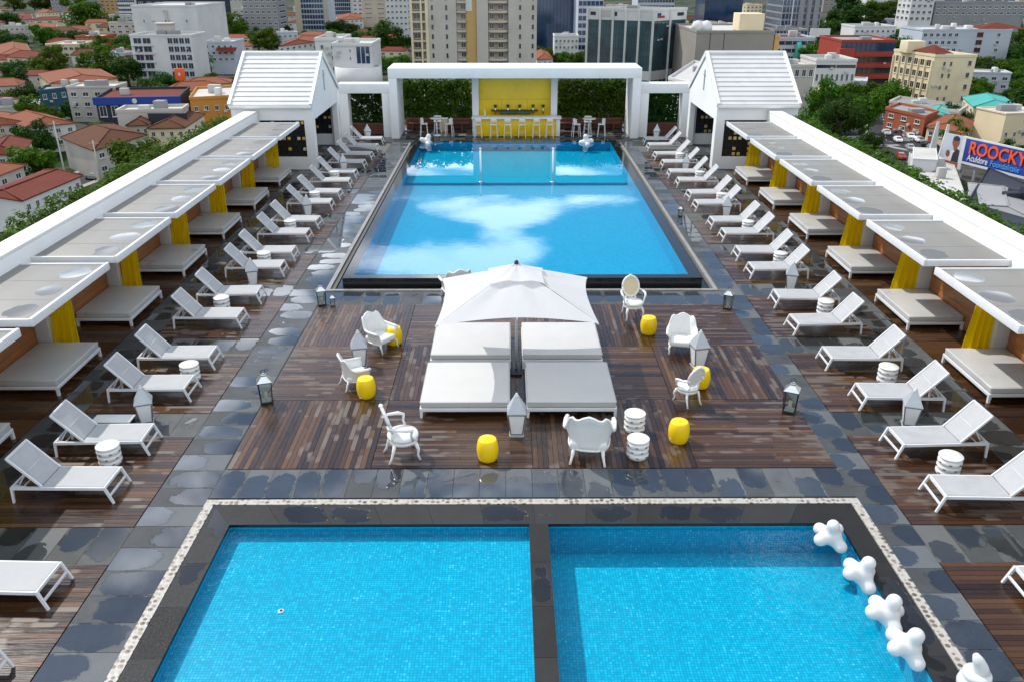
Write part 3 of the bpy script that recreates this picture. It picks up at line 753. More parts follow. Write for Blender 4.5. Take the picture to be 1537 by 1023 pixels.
def build_cabana(sx):
    # local: origin at the parapet foot; +x*sx points to the pool; y runs along the bay 0..3.64
    t = thing('cabana', '', 'cabana', (0,0,0))
    def X(a, b): return (min(a*sx, b*sx), max(a*sx, b*sx))
    L, Wd = 3.62, 2.17
    rf = MB(); xa, xb = X(.0, Wd-.07); rf.bbox((xa-1.07*sx, -L/2+.05, -.05), (xb-1.07*sx, L/2-.05, .03), .006)
    for q in (-.6, .62): rf.box((xa-1.07*sx+.01, q-.012, .0301), (xb-1.07*sx-.01, q+.012, .0335))
    r = rf.build('roof', M['canopy_top_l' if sx > 0 else 'canopy_top_r'], t, (1.07*sx, L/2, 2.37))
    b = MB(); xa, xb = X(Wd-.075, Wd); b.bbox((xa, 0, 2.27), (xb, L, 2.45), .008)
    for ya in (0, L-.06):
        xa, xb = X(.0, Wd-.078); b.bbox((xa, ya, 2.27), (xb, ya+.06, 2.435), .008)
    b.build('roof_frame', M['white_metal'], t)
    b = MB(); xa, xb = X(.02, .40); b.bbox((xa, L-.16, 0), (xb, L+.02, 2.268), .008); b.build('partition', M['grey_wall'], t)
    b = MB()
    for k in range(8):
        xa, xb = X(.004, .05); b.bbox((xa, .02, .02+.275*k), (xb, L-.17, .29+.275*k), .006)
    b.build('back_panel', M['timber'], t)
    return t
def build_bed(sx, Wd, L, mt, top=.38):
    t = thing('daybed', '', 'daybed', (0,0,0))
    b = MB(); b.bbox((-Wd/2+.02, -L/2+.02, top-.15), (Wd/2-.02, L/2-.02, top), .03)
    m = b.build('mattress', mt, t)
    # piping along the mattress edge
    q = MB(); z = top-.02
    q.tube([(-Wd/2+.03,-L/2+.016,z),(Wd/2-.03,-L/2+.016,z),(Wd/2-.016,-L/2+.03,z),(Wd/2-.016,L/2-.03,z),(Wd/2-.03,L/2-.016,z),(-Wd/2+.03,L/2-.016,z),(-Wd/2+.016,L/2-.03,z),(-Wd/2+.016,-L/2+.03,z),(-Wd/2+.03,-L/2+.016,z)], .008, 6)
    q.build('piping', mt, m)
    f = MB(); r = .055
    f.bbox((-Wd/2,-L/2,top-.235),(Wd/2,-L/2+r,top-.155), .008); f.bbox((-Wd/2,L/2-r,top-.235),(Wd/2,L/2,top-.155), .008)
    f.bbox((-Wd/2,-L/2+r+.001,top-.235),(-Wd/2+r,L/2-r-.001,top-.155), .008); f.bbox((Wd/2-r,-L/2+r+.001,top-.235),(Wd/2,L/2-r-.001,top-.155), .008)
    [f.box((-Wd/2+r, -L/2+r+.25*k, top-.2), (Wd/2-r, -L/2+r+.25*k+.08, top-.18)) for k in range(1, int((L-.2)/.25))]
    f.build('frame', M['white_metal'], t)
    for sx_ in (-1,1):
        for sy in (-1,1):
            MB().bar((sx_*(Wd/2-.035), sy*(L/2-.035), top-.236), (sx_*(Wd/2-.03), sy*(L/2-.03), 0), .066, None, 0, (0,0,1), .05).build('leg', M['white_metal'], t)
    return t
def curtain_mesh():
    mb = MB(); rng = random.Random(4)
    def fn(u, v):
        z = 2.25*(1-v); w = .25 + .10*v**1.5
        a = (u-.5)*2
        return (a*w + .03*math.sin(v*5), .075*math.sin(u*math.pi*7.0 + v*.8)*(.6+.6*v) + .04*math.sin(v*3+u*2), z)
    mb.grid(fn, 56, 12)
    return mb
ordk = ['first', 'second', 'third', 'fourth', 'fifth', 'sixth', 'seventh']
for sx, wall, side in ((1, WL, 'left'), (-1, WR, 'right')):
    cab0 = bed0 = cur0 = None
    for k in range(7):
        y = (BAY0 + BAYP*k) if sx > 0 else (11.19 + 4.18*k)
        lab = 'grey roofed white cabana bay on the %s parapet, %s from the camera' % (side, ordk[k])
        if cab0 is None: cab0 = build_cabana(sx); cab0.location = (wall, y, 0); cab0['label'] = lab; cab0['group'] = 'cabanas along the %s parapet' % side
        else: dup(cab0, (wall, y, 0), None, lab)
        lab = 'grey daybed under the %s cabana from the camera, %s parapet' % (ordk[k], side)
        bl = (wall + sx*.82, y + 2.37, 0)
        if bed0 is None: bed0 = build_bed(sx, 1.53, 2.2, M['mattress_grey'], .40); bed0.location = bl; bed0['label'] = lab; bed0['group'] = 'grey daybeds on the %s' % side
        else: dup(bed0, bl, None, lab)
        lab = 'yellow curtain gathered beside the %s cabana partition on the %s' % (ordk[k], side)
        cl = (wall + sx*.74, y + 3.56, 0)
        if cur0 is None:
            cur0 = thing('curtain', lab, 'curtain', cl, R(6), 'yellow curtains on the %s' % side)
            c_ = curtain_mesh().build('cloth', M['curtain'], cur0)
            MB().tube([(-.32,0,2.262),(.32,0,2.262)], .012, 8).build('rail', M['steel'], cur0)
        else: dup(cur0, cl, R(6 + 9*math.sin(k*2.1)), lab)

# ------------------------------------------------------------------ central daybeds and umbrella
labs = {(-.955,17.05): 'white daybed near the camera on the left under the umbrella front', (1.385,17.05): 'white daybed near the camera on the right under the umbrella front',
        (-.93,19.5): 'white daybed on the left, half hidden under the umbrella', (1.33,19.5): 'white daybed on the right, half hidden under the umbrella'}
b0 = None
for (x, y), lab in labs.items():
    if b0 is None: b0 = build_bed(1, 1.98, 2.06, M['mattress_white'], .40); b0.location = (x,y,0); b0['label'] = lab; b0['group'] = 'white daybeds around the umbrella'
    else: dup(b0, (x,y,0), None, lab)

t = thing('umbrella', 'large square white parasol over the four central daybeds', 'umbrella', (.19, 18.42, 0))
apex = Vector((0, -.02, 2.70))
cor = [Vector((-1.76,-1.93,2.01)), Vector((1.76,-1.86,2.03)), Vector((1.80,1.42,1.90)), Vector((-1.86,1.36,1.89))]
def hem(i, s):      # point on hem side i; the cloth hangs a little inwards between its tips
    a, c = cor[i], cor[(i+1)%4]; m = a.lerp(c, s); ctr = Vector((0,-.15,m.z))
    sag = .14*(4*s*(1-s)); q = m.lerp(ctr, sag*.55); q.z += .10*math.sin(math.pi*s)
    return q
b = MB()
for i in range(4):
    def fn(u, v, i=i):
        q = hem(i, u); p = apex.lerp(q, v)
        fold = math.sin(u*math.pi*2)**2
        p.z -= .05*math.sin(math.pi*v)*fold
        p.z += .012*math.sin(u*23+i)*v*(1-v)*3
        return p
    b.grid(fn, 24, 16)
b.build('canopy', M['umbrella_cloth'], t, merge=True)
b = MB()
for i in range(4):
    def fn(u, v, i=i):
        q = hem(i, u); p = apex.lerp(q, v*.36); p.z += .05 - .012*math.sin(u*math.pi*4) + .03*v*math.sin(u*math.pi*2)**2
        return p
    b.grid(fn, 16, 5)
b.build('vent_flap', M['umbrella_cloth'], t, merge=True)
b = MB(); b.tube([(0,0,0),(0,0,2.68)], .032, 12); b.build('pole', M['grey_metal'], t)
MB().lathe([(0,2.66),(.05,2.68),(.055,2.72),(.05,2.80),(.02,2.83),(0,2.83)], 14).build('finial', M['dark_metal'], t)
for i in range(4):
    MB().bar(apex-Vector((0,0,.05)), cor[i]-Vector((0,0,.03)), .02, .03).build('rib', M['white_metal'], t)
    MB().bar(apex-Vector((0,0,.05)), hem(i,.5)-Vector((0,0,.05)), .02, .03).build('rib', M['white_metal'], t)
    MB().bar((0,0,1.95), apex.lerp(cor[i], .5)-Vector((0,0,.06)), .016, .022).build('strut', M['white_metal'], t)
MB().lathe([(0,1.9),(.055,1.9),(.055,2.0),(0,2.0)], 12).build('runner', M['dark_metal'], t)
b = MB(); b.bbox((-.14,-.35,.012),(.14,.35,.06), .01); b.build('base', M['dark_metal'], t)

# ------------------------------------------------------------------ sun loungers
def build_lounger(sx):          # feet point to +x*sx
    t = thing('sun_lounger', '', 'sun lounger', (0,0,0))
    def x(v): return v*sx
    W2 = .345; zf = .31
    f = MB()
    for s in (-1,1):
        f.bar((x(-.95), s*W2, zf), (x(.84), s*W2, zf), .042, .055)
    f.bar((x(.84), -W2-.021, zf), (x(.84), W2+.021, zf), .042, .055); f.bar((x(-.95), -W2-.021, zf), (x(-.95), W2+.021, zf), .042, .055)
    for xx in (-.36, .1, .5): f.bar((x(xx), -W2, zf-.03), (x(xx), W2, zf-.03), .03, .02)
    f.build('frame', M['white_metal'], t)
    for s in (-1,1):
        MB().bar((x(.85), s*(W2+.0), zf+.02), (x(.985), s*(W2+.015), 0), .05, .045, 0, (0,1,0), .04, .036).build('leg', M['white_metal'], t)
        MB().bar((x(-.95), s*(W2+.0), zf+.02), (x(-.975), s*(W2+.01), 0), .05, .045, 0, (0,1,0), .04, .036).build('leg', M['white_metal'], t)
    MB().bar((x(.925), -W2, .15), (x(.925), W2, .15), .04, .03).build('stretcher', M['white_metal'], t)
    s = MB()
    s.grid(lambda u, v: (x(-.36+1.19*u), (v-.5)*.66, zf+.034-.016*math.sin(math.pi*v)*math.sin(math.pi*u)), 14, 6)
    s.grid(lambda u, v: (x(-.36+1.19*u), (.5-v)*.66, zf+.026-.016*math.sin(math.pi*v)*math.sin(math.pi*u)), 14, 6)
    s.build('seat', M['sling'], t)
    ca, sa = math.cos(R(47)), math.sin(R(47)); Lb = .80
    def bp(d, yy, o=0): return (x(-.36-ca*d), yy, zf+.03+sa*d+o)
    s = MB()
    s.grid(lambda u, v: bp(.02+(Lb-.04)*u, (v-.5)*.66, .006-.012*math.sin(math.pi*v)), 8, 6)
    s.grid(lambda u, v: bp(.02+(Lb-.04)*u, (.5-v)*.66, -.006-.012*math.sin(math.pi*v)), 8, 6)
    bk = s.build('backrest', M['sling'], t)
    fr = MB()
    for q in (-1,1): fr.bar(bp(0, q*.335), bp(Lb, q*.335), .032, .04)
    fr.bar(bp(Lb, -.35), bp(Lb, .35), .032, .04); fr.bar(bp(.4, -.335, -.02), bp(.4, .335, -.02), .024, .02)
    fr.build('back_frame', M['white_metal'], bk)
    st = MB()
    for q in (-1,1):
        st.bar(bp(.42, q*.2, -.02), (x(-.88), q*.2, zf-.01), .026, .02); st.bar((x(-.60), q*.27, zf-.04), (x(-.93), q*.27, zf+.01), .024, .02)
    st.bar((x(-.78), -.33, zf-.03), (x(-.78), .33, zf-.03), .024, .02)
    st.build('back_strut', M['white_metal'], t)
    return t
num = ['first','second','third','fourth','fifth','sixth','seventh','eighth','ninth','tenth','eleventh','twelfth','thirteenth','fourteenth','fifteenth','sixteenth','seventeenth','eighteenth','nineteenth','twentieth']
LL = [(-7.0, 8.2), (-7.08, 10.1), (-7.24, 12.88), (-7.27, 14.5), (-7.25, 16.8), (-7.23, 18.45), (-7.27, 21.03), (-7.24, 22.8), (-7.14, 25.2), (-7.14, 26.75), (-7.15, 28.9), (-7.16, 30.6), (-7.12, 33.2), (-7.12, 34.95), (-7.1, 37.0), (-7.06, 38.8), (-7.0, 41.0), (-6.98, 43.0), (-6.98, 45.1), (-6.97, 47.2)]
RR = [(7.92, 9.9), (7.76, 12.5), (7.74, 14.34), (7.83, 16.3), (7.78, 18.33), (7.66, 20.52), (7.69, 22.4), (7.64, 24.96), (7.69, 26.68), (7.69, 28.85), (7.62, 30.45), (7.6, 33.0), (7.59, 34.72), (7.59, 37.0), (7.55, 38.75), (7.53, 40.9), (7.52, 42.9), (7.55, 45.3), (7.6, 47.0)]
notes_L = {3: ', by a white lantern', 7: '', 2: ', by a white drum table'}
for sx, rows, side in ((1, LL, 'left'), (-1, RR, 'right')):
    l0 = None; rng = random.Random(11+sx)
    for i, (x, y) in enumerate(rows):
        lab = 'white mesh sun lounger, %s pool row, %s from the camera' % (side, num[i])
        loc = (x - sx*.93 + rng.uniform(-.04,.04), y + .345, .01); rz = rng.uniform(-.05, .05)
        if l0 is None: l0 = build_lounger(sx); l0.location = loc; l0.scale = (.945,1,1); l0['label'] = lab; l0['group'] = 'sun loungers on the %s' % side
        else: dup(l0, loc, rz, lab)

# ------------------------------------------------------------------ drum tables, stools
def drum_profile():
    pr = [(0,0),(.185,0),(.2,.02)]
    for i in range(3):
        z = .03+.115*i
        pr += [(.205,z),(.220,z+.02),(.225,z+.055),(.219,z+.09),(.202,z+.108)]
    pr += [(.19,.385),(.215,.39),(.225,.405),(.225,.425),(.215,.435),(0,.435)]
    return pr
dt = thing('drum_table', '', 'side table', (0,0,0))
MB().lathe(drum_profile(), 32).build('body', M['white_plastic'], dt)
b = MB()
for ring, z in enumerate((.085, .2, .315)):
    for j in range(7):
        a = 2*math.pi*j/7 + ring*.4; c = Vector((math.cos(a)*.222, math.sin(a)*.222, z)); tg = Vector((-math.sin(a), math.cos(a), 0)); o = Vector((math.cos(a),math.sin(a),0))*.009
        b.poly([c+o-tg*.035, c+o+Vector((0,0,-.012)), c+o+tg*.035, c+o+Vector((0,0,.014)), c-o*2-tg*.03, c-o*2+tg*.03], [(0,1,2,3),(0,3,2,5,4)])
b.build('cutout', M['dark_inside'], dt)
DL = [(-7.92,14.06+.15,'between the third and fourth loungers of the left row'), (-7.60,17.9,'between the fifth and sixth loungers of the left row'), (-8.22,22.3,'between the seventh and eighth loungers of the left row'),
      (-8.1,26.4,'between the ninth and tenth loungers of the left row'), (-8.15,30.25,'between the eleventh and twelfth loungers of the left row'), (-8.15,34.6,'between the thirteenth and fourteenth loungers of the left row'), (-8.06,38.5,'between the fifteenth and sixteenth loungers of the left row'),
      (8.55,13.75,'between the second and third loungers of the right row'), (9.0,17.7,'between the fourth and fifth loungers of the right row'), (9.0,21.95,'between the sixth and seventh loungers of the right row'),
      (9.02,26.3,'between the eighth and ninth loungers of the right row'), (8.95,30.1,'between the tenth and eleventh loungers of the right row'), (8.95,34.3,'between the twelfth and thirteenth loungers of the right row'), (8.9,38.4,'between the fourteenth and fifteenth loungers of the right row'), (8.77,42.6,'between the sixteenth and seventeenth loungers of the right row'),
      (2.68,15.46,'behind its twin, beside the large ornate armchair'), (2.6,14.42,'in front of its twin, beside the large ornate armchair')]
for i, (x, y, w) in enumerate(DL):
    lab = 'white pierced drum table ' + w
    if i == 0: dt.location = (x,y,.012); dt['label'] = lab; dt['group'] = 'white drum tables'
    else: dup(dt, (x,y,.012), random.uniform(0,6), lab)
ys_ = thing('barrel_stool', '', 'stool', (0,0,0))
MB().lathe([(0,0),(.17,0),(.185,.012),(.205,.08),(.218,.17),(.222,.24),(.215,.33),(.195,.42),(.18,.452),(.172,.465),(.16,.47),(0,.472)], 32).build('body', M['yellow_plastic'], ys_)
MB().lathe([(.012,.473),(.02,.478),(.006,.479),(0,.479)], 10).build('knob', M['yellow_plastic'], ys_)
YS = [(-3.0,20.0,'beside the armchair behind the white lantern, left of the daybeds'), (-3.27,17.05,'beside the left side armchair in front of the lantern'), (-.42,14.35,'alone in front of the near left daybed'),
      (3.78,20.65,'in front of the far medallion armchair'), (4.52,17.5,'behind the medallion chair, under the right lantern'), (3.54,15.03,'beside the two white drum tables')]
for i, (x, y, w) in enumerate(YS):
    lab = 'yellow barrel stool ' + w
    if i == 0: ys_.location = (x,y,.014); ys_['label'] = lab; ys_['group'] = 'yellow barrel stools'
    else: dup(ys_, (x,y,.014), random.uniform(0,6), lab)

# ------------------------------------------------------------------ lanterns
def build_tall_lantern():
    t = thing('floor_lantern', '', 'lantern', (0,0,0))
    b0_, b1_, h0, h1 = .115, .165, .05, .52
    b = MB(); b.bbox((-.14,-.14,0),(.14,.14,.05), .008); b.build('base', M['grey_metal'], t)
    fr = MB()
    for sx in (-1,1):
        for sy in (-1,1): fr.bar((sx*b0_, sy*b0_, h0), (sx*b1_, sy*b1_, h1), .022)
    for z, r in ((h0+.012, b0_), (h1-.012, b1_)):
        for s in (-1,1): fr.bar((-r, s*r, z), (r, s*r, z), .022); fr.bar((s*r, -r, z), (s*r, r, z), .022)
    fr.build('frame', M['lantern_frame'], t)
    for k in range(4):
        Mx = Matrix.Rotation(k*math.pi/2, 4, 'Z'); q = MB()
        pts = [(-b0_+.012,-b0_-.001,h0+.02),(b0_-.012,-b0_-.001,h0+.02),(b1_-.012,-b1_-.001,h1-.02),(-b1_+.012,-b1_-.001,h1-.02)]
        q.poly([Mx@Vector(p) for p in pts]+[Mx@(Vector(p)+Vector((0,.012,0))) for p in pts], [(0,1,2,3),(7,6,5,4),(0,4,5,1),(1,5,6,2),(2,6,7,3),(3,7,4,0)]); q.build('panel', M['frosted'], t)
    r = MB(); e = .185
    r.poly([(-e,-e,h1),(e,-e,h1),(e,e,h1),(-e,e,h1),(-e,-e,h1+.02),(e,-e,h1+.02),(e,e,h1+.02),(-e,e,h1+.02),(-.04,-.04,.84),(.04,-.04,.84),(.04,.04,.84),(-.04,.04,.84)],
           [(3,2,1,0),(0,1,5,4),(1,2,6,5),(2,3,7,6),(3,0,4,7),(4,5,9,8),(5,6,10,9),(6,7,11,10),(7,4,8,11),(8,9,10,11)]); r.build('roof', M['grey_metal'], t)
    MB().lathe([(0,.84),(.045,.84),(.045,.86),(.02,.885),(.026,.90),(0,.92)], 12).build('finial', M['white_metal'], t)
    return t
tl = build_tall_lantern()
TL = [(-7.85,15.85,'between the fourth and fifth loungers of the left row'), (-7.93,24.4,'between the eighth and ninth loungers of the left row'), (-7.95,32.3,'between the twelfth and thirteenth loungers of the left row'), (-7.95,40.2,'between the sixteenth and seventeenth loungers of the left row'), (-8.05,48.5,'standing before the left gateway'),
      (8.63,15.65,'between the third and fourth loungers of the right row'), (8.65,23.95,'between the seventh and eighth loungers of the right row'), (8.61,32.0,'between the eleventh and twelfth loungers of the right row'), (8.56,40.0,'between the fifteenth and sixteenth loungers of the right row'), (8.52,48.4,'standing before the right gateway'),
      (-3.67,18.62,'between the two armchairs left of the daybeds'), (.17,15.32,'between the two near daybeds'), (4.69,18.58,'behind the yellow stool right of the daybeds')]
for i, (x, y, w) in enumerate(TL):
    lab = 'tall grey lantern with white panels ' + w; s = 1.0 if i < 10 else 1.08
    if i == 0: tl.location = (x,y,.012); tl['label'] = lab; tl['group'] = 'tall panelled floor lanterns'; tl.rotation_euler[2] = .35
    else: dup(tl, (x,y,.012), (.35 if x < 0 else -.3) if i < 10 else (.0 if i == 11 else .2*(-1)**i), lab, None, s)
def build_glass_lantern():
    t = thing('glass_lantern', '', 'lantern', (0,0,0))
    b = MB(); b.bbox((-.13,-.13,0),(.13,.13,.045), .006); b.build('base', M['dark_metal'], t)
    b = MB(); b.bbox((-.1,-.1,.046),(.1,.1,.06), .004); b.build('tray', M['frosted'], t)
    fr = MB(); b0_, b1_, h0, h1 = .115, .14, .045, .52
    for sx in (-1,1):
        for sy in (-1,1): fr.bar((sx*b0_, sy*b0_, h0), (sx*b1_, sy*b1_, h1), .018)
    for s in (-1,1): fr.bar((-b1_, s*b1_, h1-.01), (b1_, s*b1_, h1-.01), .02); fr.bar((s*b1_, -b1_, h1-.01), (s*b1_, b1_, h1-.01), .02)
    fr.build('frame', M['dark_metal'], t)
    for k in range(4):
        Mx = Matrix.Rotation(k*math.pi/2, 4, 'Z'); q = MB()
        q.face([Mx@Vector(p) for p in [(-b0_+.01,-b0_,h0),(b0_-.01,-b0_,h0),(b1_-.01,-b1_,h1-.02),(-b1_+.01,-b1_,h1-.02)]]); q.build('pane', M['glass'], t)
    r = MB(); e = .155
    r.poly([(-e,-e,h1),(e,-e,h1),(e,e,h1),(-e,e,h1),(-.05,-.05,h1+.11),(.05,-.05,h1+.11),(.05,.05,h1+.11),(-.05,.05,h1+.11)],[(3,2,1,0),(0,1,5,4),(1,2,6,5),(2,3,7,6),(3,0,4,7),(4,5,6,7)])
    r.bbox((-.05,-.05,h1+.111),(.05,.05,h1+.15), .006); r.build('roof', M['steel'], t)
    q = MB(); q.tube([(.05*math.sin(a), 0, h1+.2-.05*math.cos(a)) for a in [2*math.pi*i/14 for i in range(15)]], .007, 6); q.build('ring', M['dark_metal'], t)
    MB().lathe([(0,.06),(.04,.06),(.04,.25),(.03,.26),(0,.255)], 14).build('candle', M['wax'], t)
    return t
gl = build_glass_lantern()
GL = [(-5.5,16.78,1.06,'at the left edge of the wood deck'), (-5.46,22.75,.9,'the larger of two at the far left deck corner'), (-5.13,22.68,.5,'the smaller of two at the far left deck corner'), (6.36,22.42,.86,'at the far right deck corner by the long pool'), (6.25,16.28,1.06,'at the right edge of the wood deck'), (6.86,32.3,.6,'on the path right of the long pool')]
for i, (x, y, s, w) in enumerate(GL):
    lab = 'dark framed glass candle lantern ' + w
    if i == 0: gl.location = (x,y,.014); gl['label'] = lab; gl.scale = (s,)*3; gl['group'] = 'glass candle lanterns'; gl.rotation_euler[2] = .3
    else: dup(gl, (x,y,.014), (.3 if x < 0 else -.45), lab, None, s)

t = thing('low_bench', 'low flat off-white bench on slate, behind the fourth lounger of the left row', 'bench', (-8.56, 15.82, 0))
b = MB(); b.bbox((-.42,-.17,.1),(.42,.17,.14), .01); b.build('top', M['cream_panel'] if False else M['frosted'], t)
for sx in (-1,1):
    for sy in (-1,1): MB().bar((sx*.38,sy*.13,.1),(sx*.38,sy*.13,0),.04).build('leg', M['dark_metal'], t)

# ------------------------------------------------------------------ armchairs
def tub_chair(name='armchair', back=.98, crest=.05, wide=.36, arm=.64):
    t = thing(name, '', 'armchair', (0,0,0))     # faces +y
    dpt = .36
    def plan(s):        # s 0..1 from front of one arm round the back to the front of the other
        a = math.pi*(1.0-s)          # back is at -y
        e = 2.6
        ca, sa = math.cos(a), math.sin(a)
        r = (abs(ca)**e + abs(sa)**e)**(-1/e)
        x = -wide*r*ca*-1*-1; y = -dpt*r*sa
        return x, y
    S = []
    pts = [(-wide+.02, .34), (-wide, .22), (-wide, .08)] 
    for i in range(1, 20):
        a = math.pi + math.pi*i/20
        pts.append((wide*math.copysign(abs(math.cos(a))**.75, math.cos(a)), .08 - (dpt+.04)*abs(math.sin(a))**.75))
    pts += [(wide, .08), (wide, .22), (wide-.02, .34)]
    n = len(pts)
    def top(i):
        s = i/(n-1); c = abs(s-.5)*2      # 0 at back centre, 1 at arm fronts
        z = arm + (back-arm)*(1-1/(1+math.exp(-(c-.50)*16)))
        z += crest*(math.cos(c*14)*.5 + .9*math.exp(-(c/.10)**2) + .9*math.exp(-((c-.36)/.06)**2))*(1 if c < .52 else 0) - .05*max(0,(c-.7))
        return z
    b = MB(); nv = 8; outer = []; inner = []
    for i, (x, y) in enumerate(pts):
        x0, y0 = pts[max(i-1,0)]; x1, y1 = pts[min(i+1,n-1)]
        tx, ty = x1-x0, y1-y0; l = math.hypot(tx, ty); nx_, ny_ = ty/l, -tx/l
        if nx_*x + ny_*(y-.1) < 0: nx_, ny_ = -nx_, -ny_
        zt = top(i); col_o = []; col_i = []
        for j in range(nv+1):
            v = j/nv; z = .27 + (zt-.27)*v
            flare = .075*v*v + .06*max(0, v-.8)*5*.35
            th = .035 + .012*math.sin(v*math.pi)
            col_o.append((x+nx_*(flare), y+ny_*(flare) - (.05*v if ny_ < 0 else 0), z))
            col_i.append((x+nx_*(flare-th), y+ny_*(flare-th) - (.05*v if ny_ < 0 else 0), z))
        outer.append(col_o); inner.append(col_i)
    vs = [p for c in outer for p in c] + [p for c in inner for p in c]; k = n*(nv+1); fs = []
    for i in range(n-1):
        for j in range(nv):
            a = i*(nv+1)+j
            fs.append((a, a+nv+1, a+nv+2, a+1)); fs.append((k+a, k+a+1, k+a+nv+2, k+a+nv+1))
        a = i*(nv+1)+nv; fs.append((a, a+nv+1, k+a+nv+1, k+a)); a = i*(nv+1); fs.append((a, k+a, k+a+nv+1, a+nv+1))
    for i in (0, n-1):
        for j in range(nv):
            a = i*(nv+1)+j; fs.append((a, a+1, k+a+1, k+a))
    b.poly(vs, fs, 0, True)
    # rolled arm tops and crest bead
    b.tube([((outer[i][-1][0]+inner[i][-1][0])/2, (outer[i][-1][1]+inner[i][-1][1])/2, outer[i][-1][2]) for i in range(n)], [.042 if (i < 5 or i > n-6) else .026 for i in range(n)], 8)
    b.tube([outer[i][0] for i in range(n)], .022, 8)
    b.build('shell', M['white_plastic'], t, merge=True)
    s = MB(); s.bbox((-wide+.03,-dpt+.06,.25),(wide-.03,.36,.43), .05); s.build('seat', M['white_plastic'], t)
    for sx in (-1,1):
        MB().tube([(sx*(wide-.05),.31,.28),(sx*(wide-.01),.36,.2),(sx*(wide-.03),.37,.1),(sx*(wide-.01),.41,.0)], [.04,.035,.022,.026], 10).build('leg', M['white_plastic'], t)
        MB().tube([(sx*(wide-.1),-.28,.28),(sx*(wide-.09),-.33,.18),(sx*(wide-.07),-.36,.08),(sx*(wide-.05),-.41,.0)], [.035,.03,.022,.024], 10).build('leg', M['white_plastic'], t)
    return t
def medallion_chair(panel):
    t = thing('medallion_chair', '', 'armchair', (0,0,0))
    MB().lathe([(0,.38),(.24,.38),(.27,.40),(.275,.44),(.26,.475),(.15,.495),(0,.5)], 28).build('seat', M['white_plastic'], t)
    MB().lathe([(.2,.32),(.255,.32),(.26,.38),(.2,.38)], 28).build('apron', M['white_plastic'], t)
    for sx in (-1,1):
        MB().tube([(sx*.19,.17,.34),(sx*.23,.21,.22),(sx*.21,.2,.1),(sx*.24,.23,0)], [.036,.03,.02,.022], 10).build('leg', M['white_plastic'], t)
        MB().tube([(sx*.17,-.19,.34),(sx*.19,-.23,.2),(sx*.19,-.26,.1),(sx*.21,-.31,0)], [.034,.028,.02,.022], 10).build('leg', M['white_plastic'], t)
        MB().tube([(sx*.2,-.3,.72),(sx*.29,-.18,.71),(sx*.32,.0,.69),(sx*.3,.1,.66),(sx*.28,.08,.55),(sx*.24,.12,.42)], [.022,.026,.034,.03,.022,.024], 10).build('arm', M['white_plastic'], t)
    til = R(16); cb = Vector((0,-.27,.80))
    def el(a, r1, r2, o=0): 
        x, z = r1*math.cos(a), r2*math.sin(a)
        return cb + Vector((x, -z*math.sin(til)-o*math.cos(til), z*math.cos(til)))
    b = MB(); b.tube([el(2*math.pi*i/32, .225, .27) for i in range(33)], .03, 8)
    b.tube([el(math.pi*.5+q*.28, .235, .285) for q in (-1,-.5,0,.5,1)], [.02,.03,.045,.03,.02], 8)
    for sx in (-1,1): b.tube([(sx*.15,-.2,.42),(sx*.12,-.235,.56)], .024, 8)
    b.build('back_frame', M['white_plastic'], t)
    p = MB()
    p.poly([el(2*math.pi*i/28, .215, .26, -.012) for i in range(28)] + [el(2*math.pi*i/28, .215, .26, .014) for i in range(28)], [tuple(range(28)), tuple(range(28,56))[::-1]])
    p.build('back_panel', panel, t)
    return t
ac = tub_chair(); ac.location = (1.62, 14.5, .012); ac.rotation_euler[2] = R(-8); ac.scale = (1.12,1.05,1.06)
ac['label'] = 'large white ornate armchair with wavy crest, its back to the camera'; ac['group'] = 'white ornate tub armchairs'
dup(ac, (-3.62, 17.62, .012), R(-62), 'white ornate armchair beside the yellow stool, left of the daybeds, seen from behind', None, .80)
dup(ac, (-3.33, 19.75, .012), R(-125), 'white ornate armchair facing the camera behind the left lantern', None, .86)
dup(ac, (4.45, 19.55, .012), R(168), 'white ornate armchair facing the camera, behind the right lantern', None, .84)
dup(ac, (-1.55, 23.25, .012), R(20), 'white ornate armchair hidden behind the umbrella by the long pool', None, 1.0)
mc = medallion_chair(M['white_plastic']); mc.location = (-2.12, 14.5, .012); mc.rotation_euler[2] = R(-70); mc.scale = (1.2,1.15,1.12)
mc['label'] = 'white medallion back armchair in front of the near left daybed'; mc['group'] = 'white medallion armchairs'
m2 = dup(mc, (4.05, 16.75, .012), R(28), 'white medallion back armchair seen from behind, in front of a yellow stool', None, .92)
m3 = medallion_chair(M['cream_panel']); m3.location = (3.5, 21.75, .012); m3.rotation_euler[2] = R(190); m3.scale = (1.05,)*3
m3['label'] = 'white medallion armchair with cream back panel near the long pool'; m3['group'] = 'white medallion armchairs'

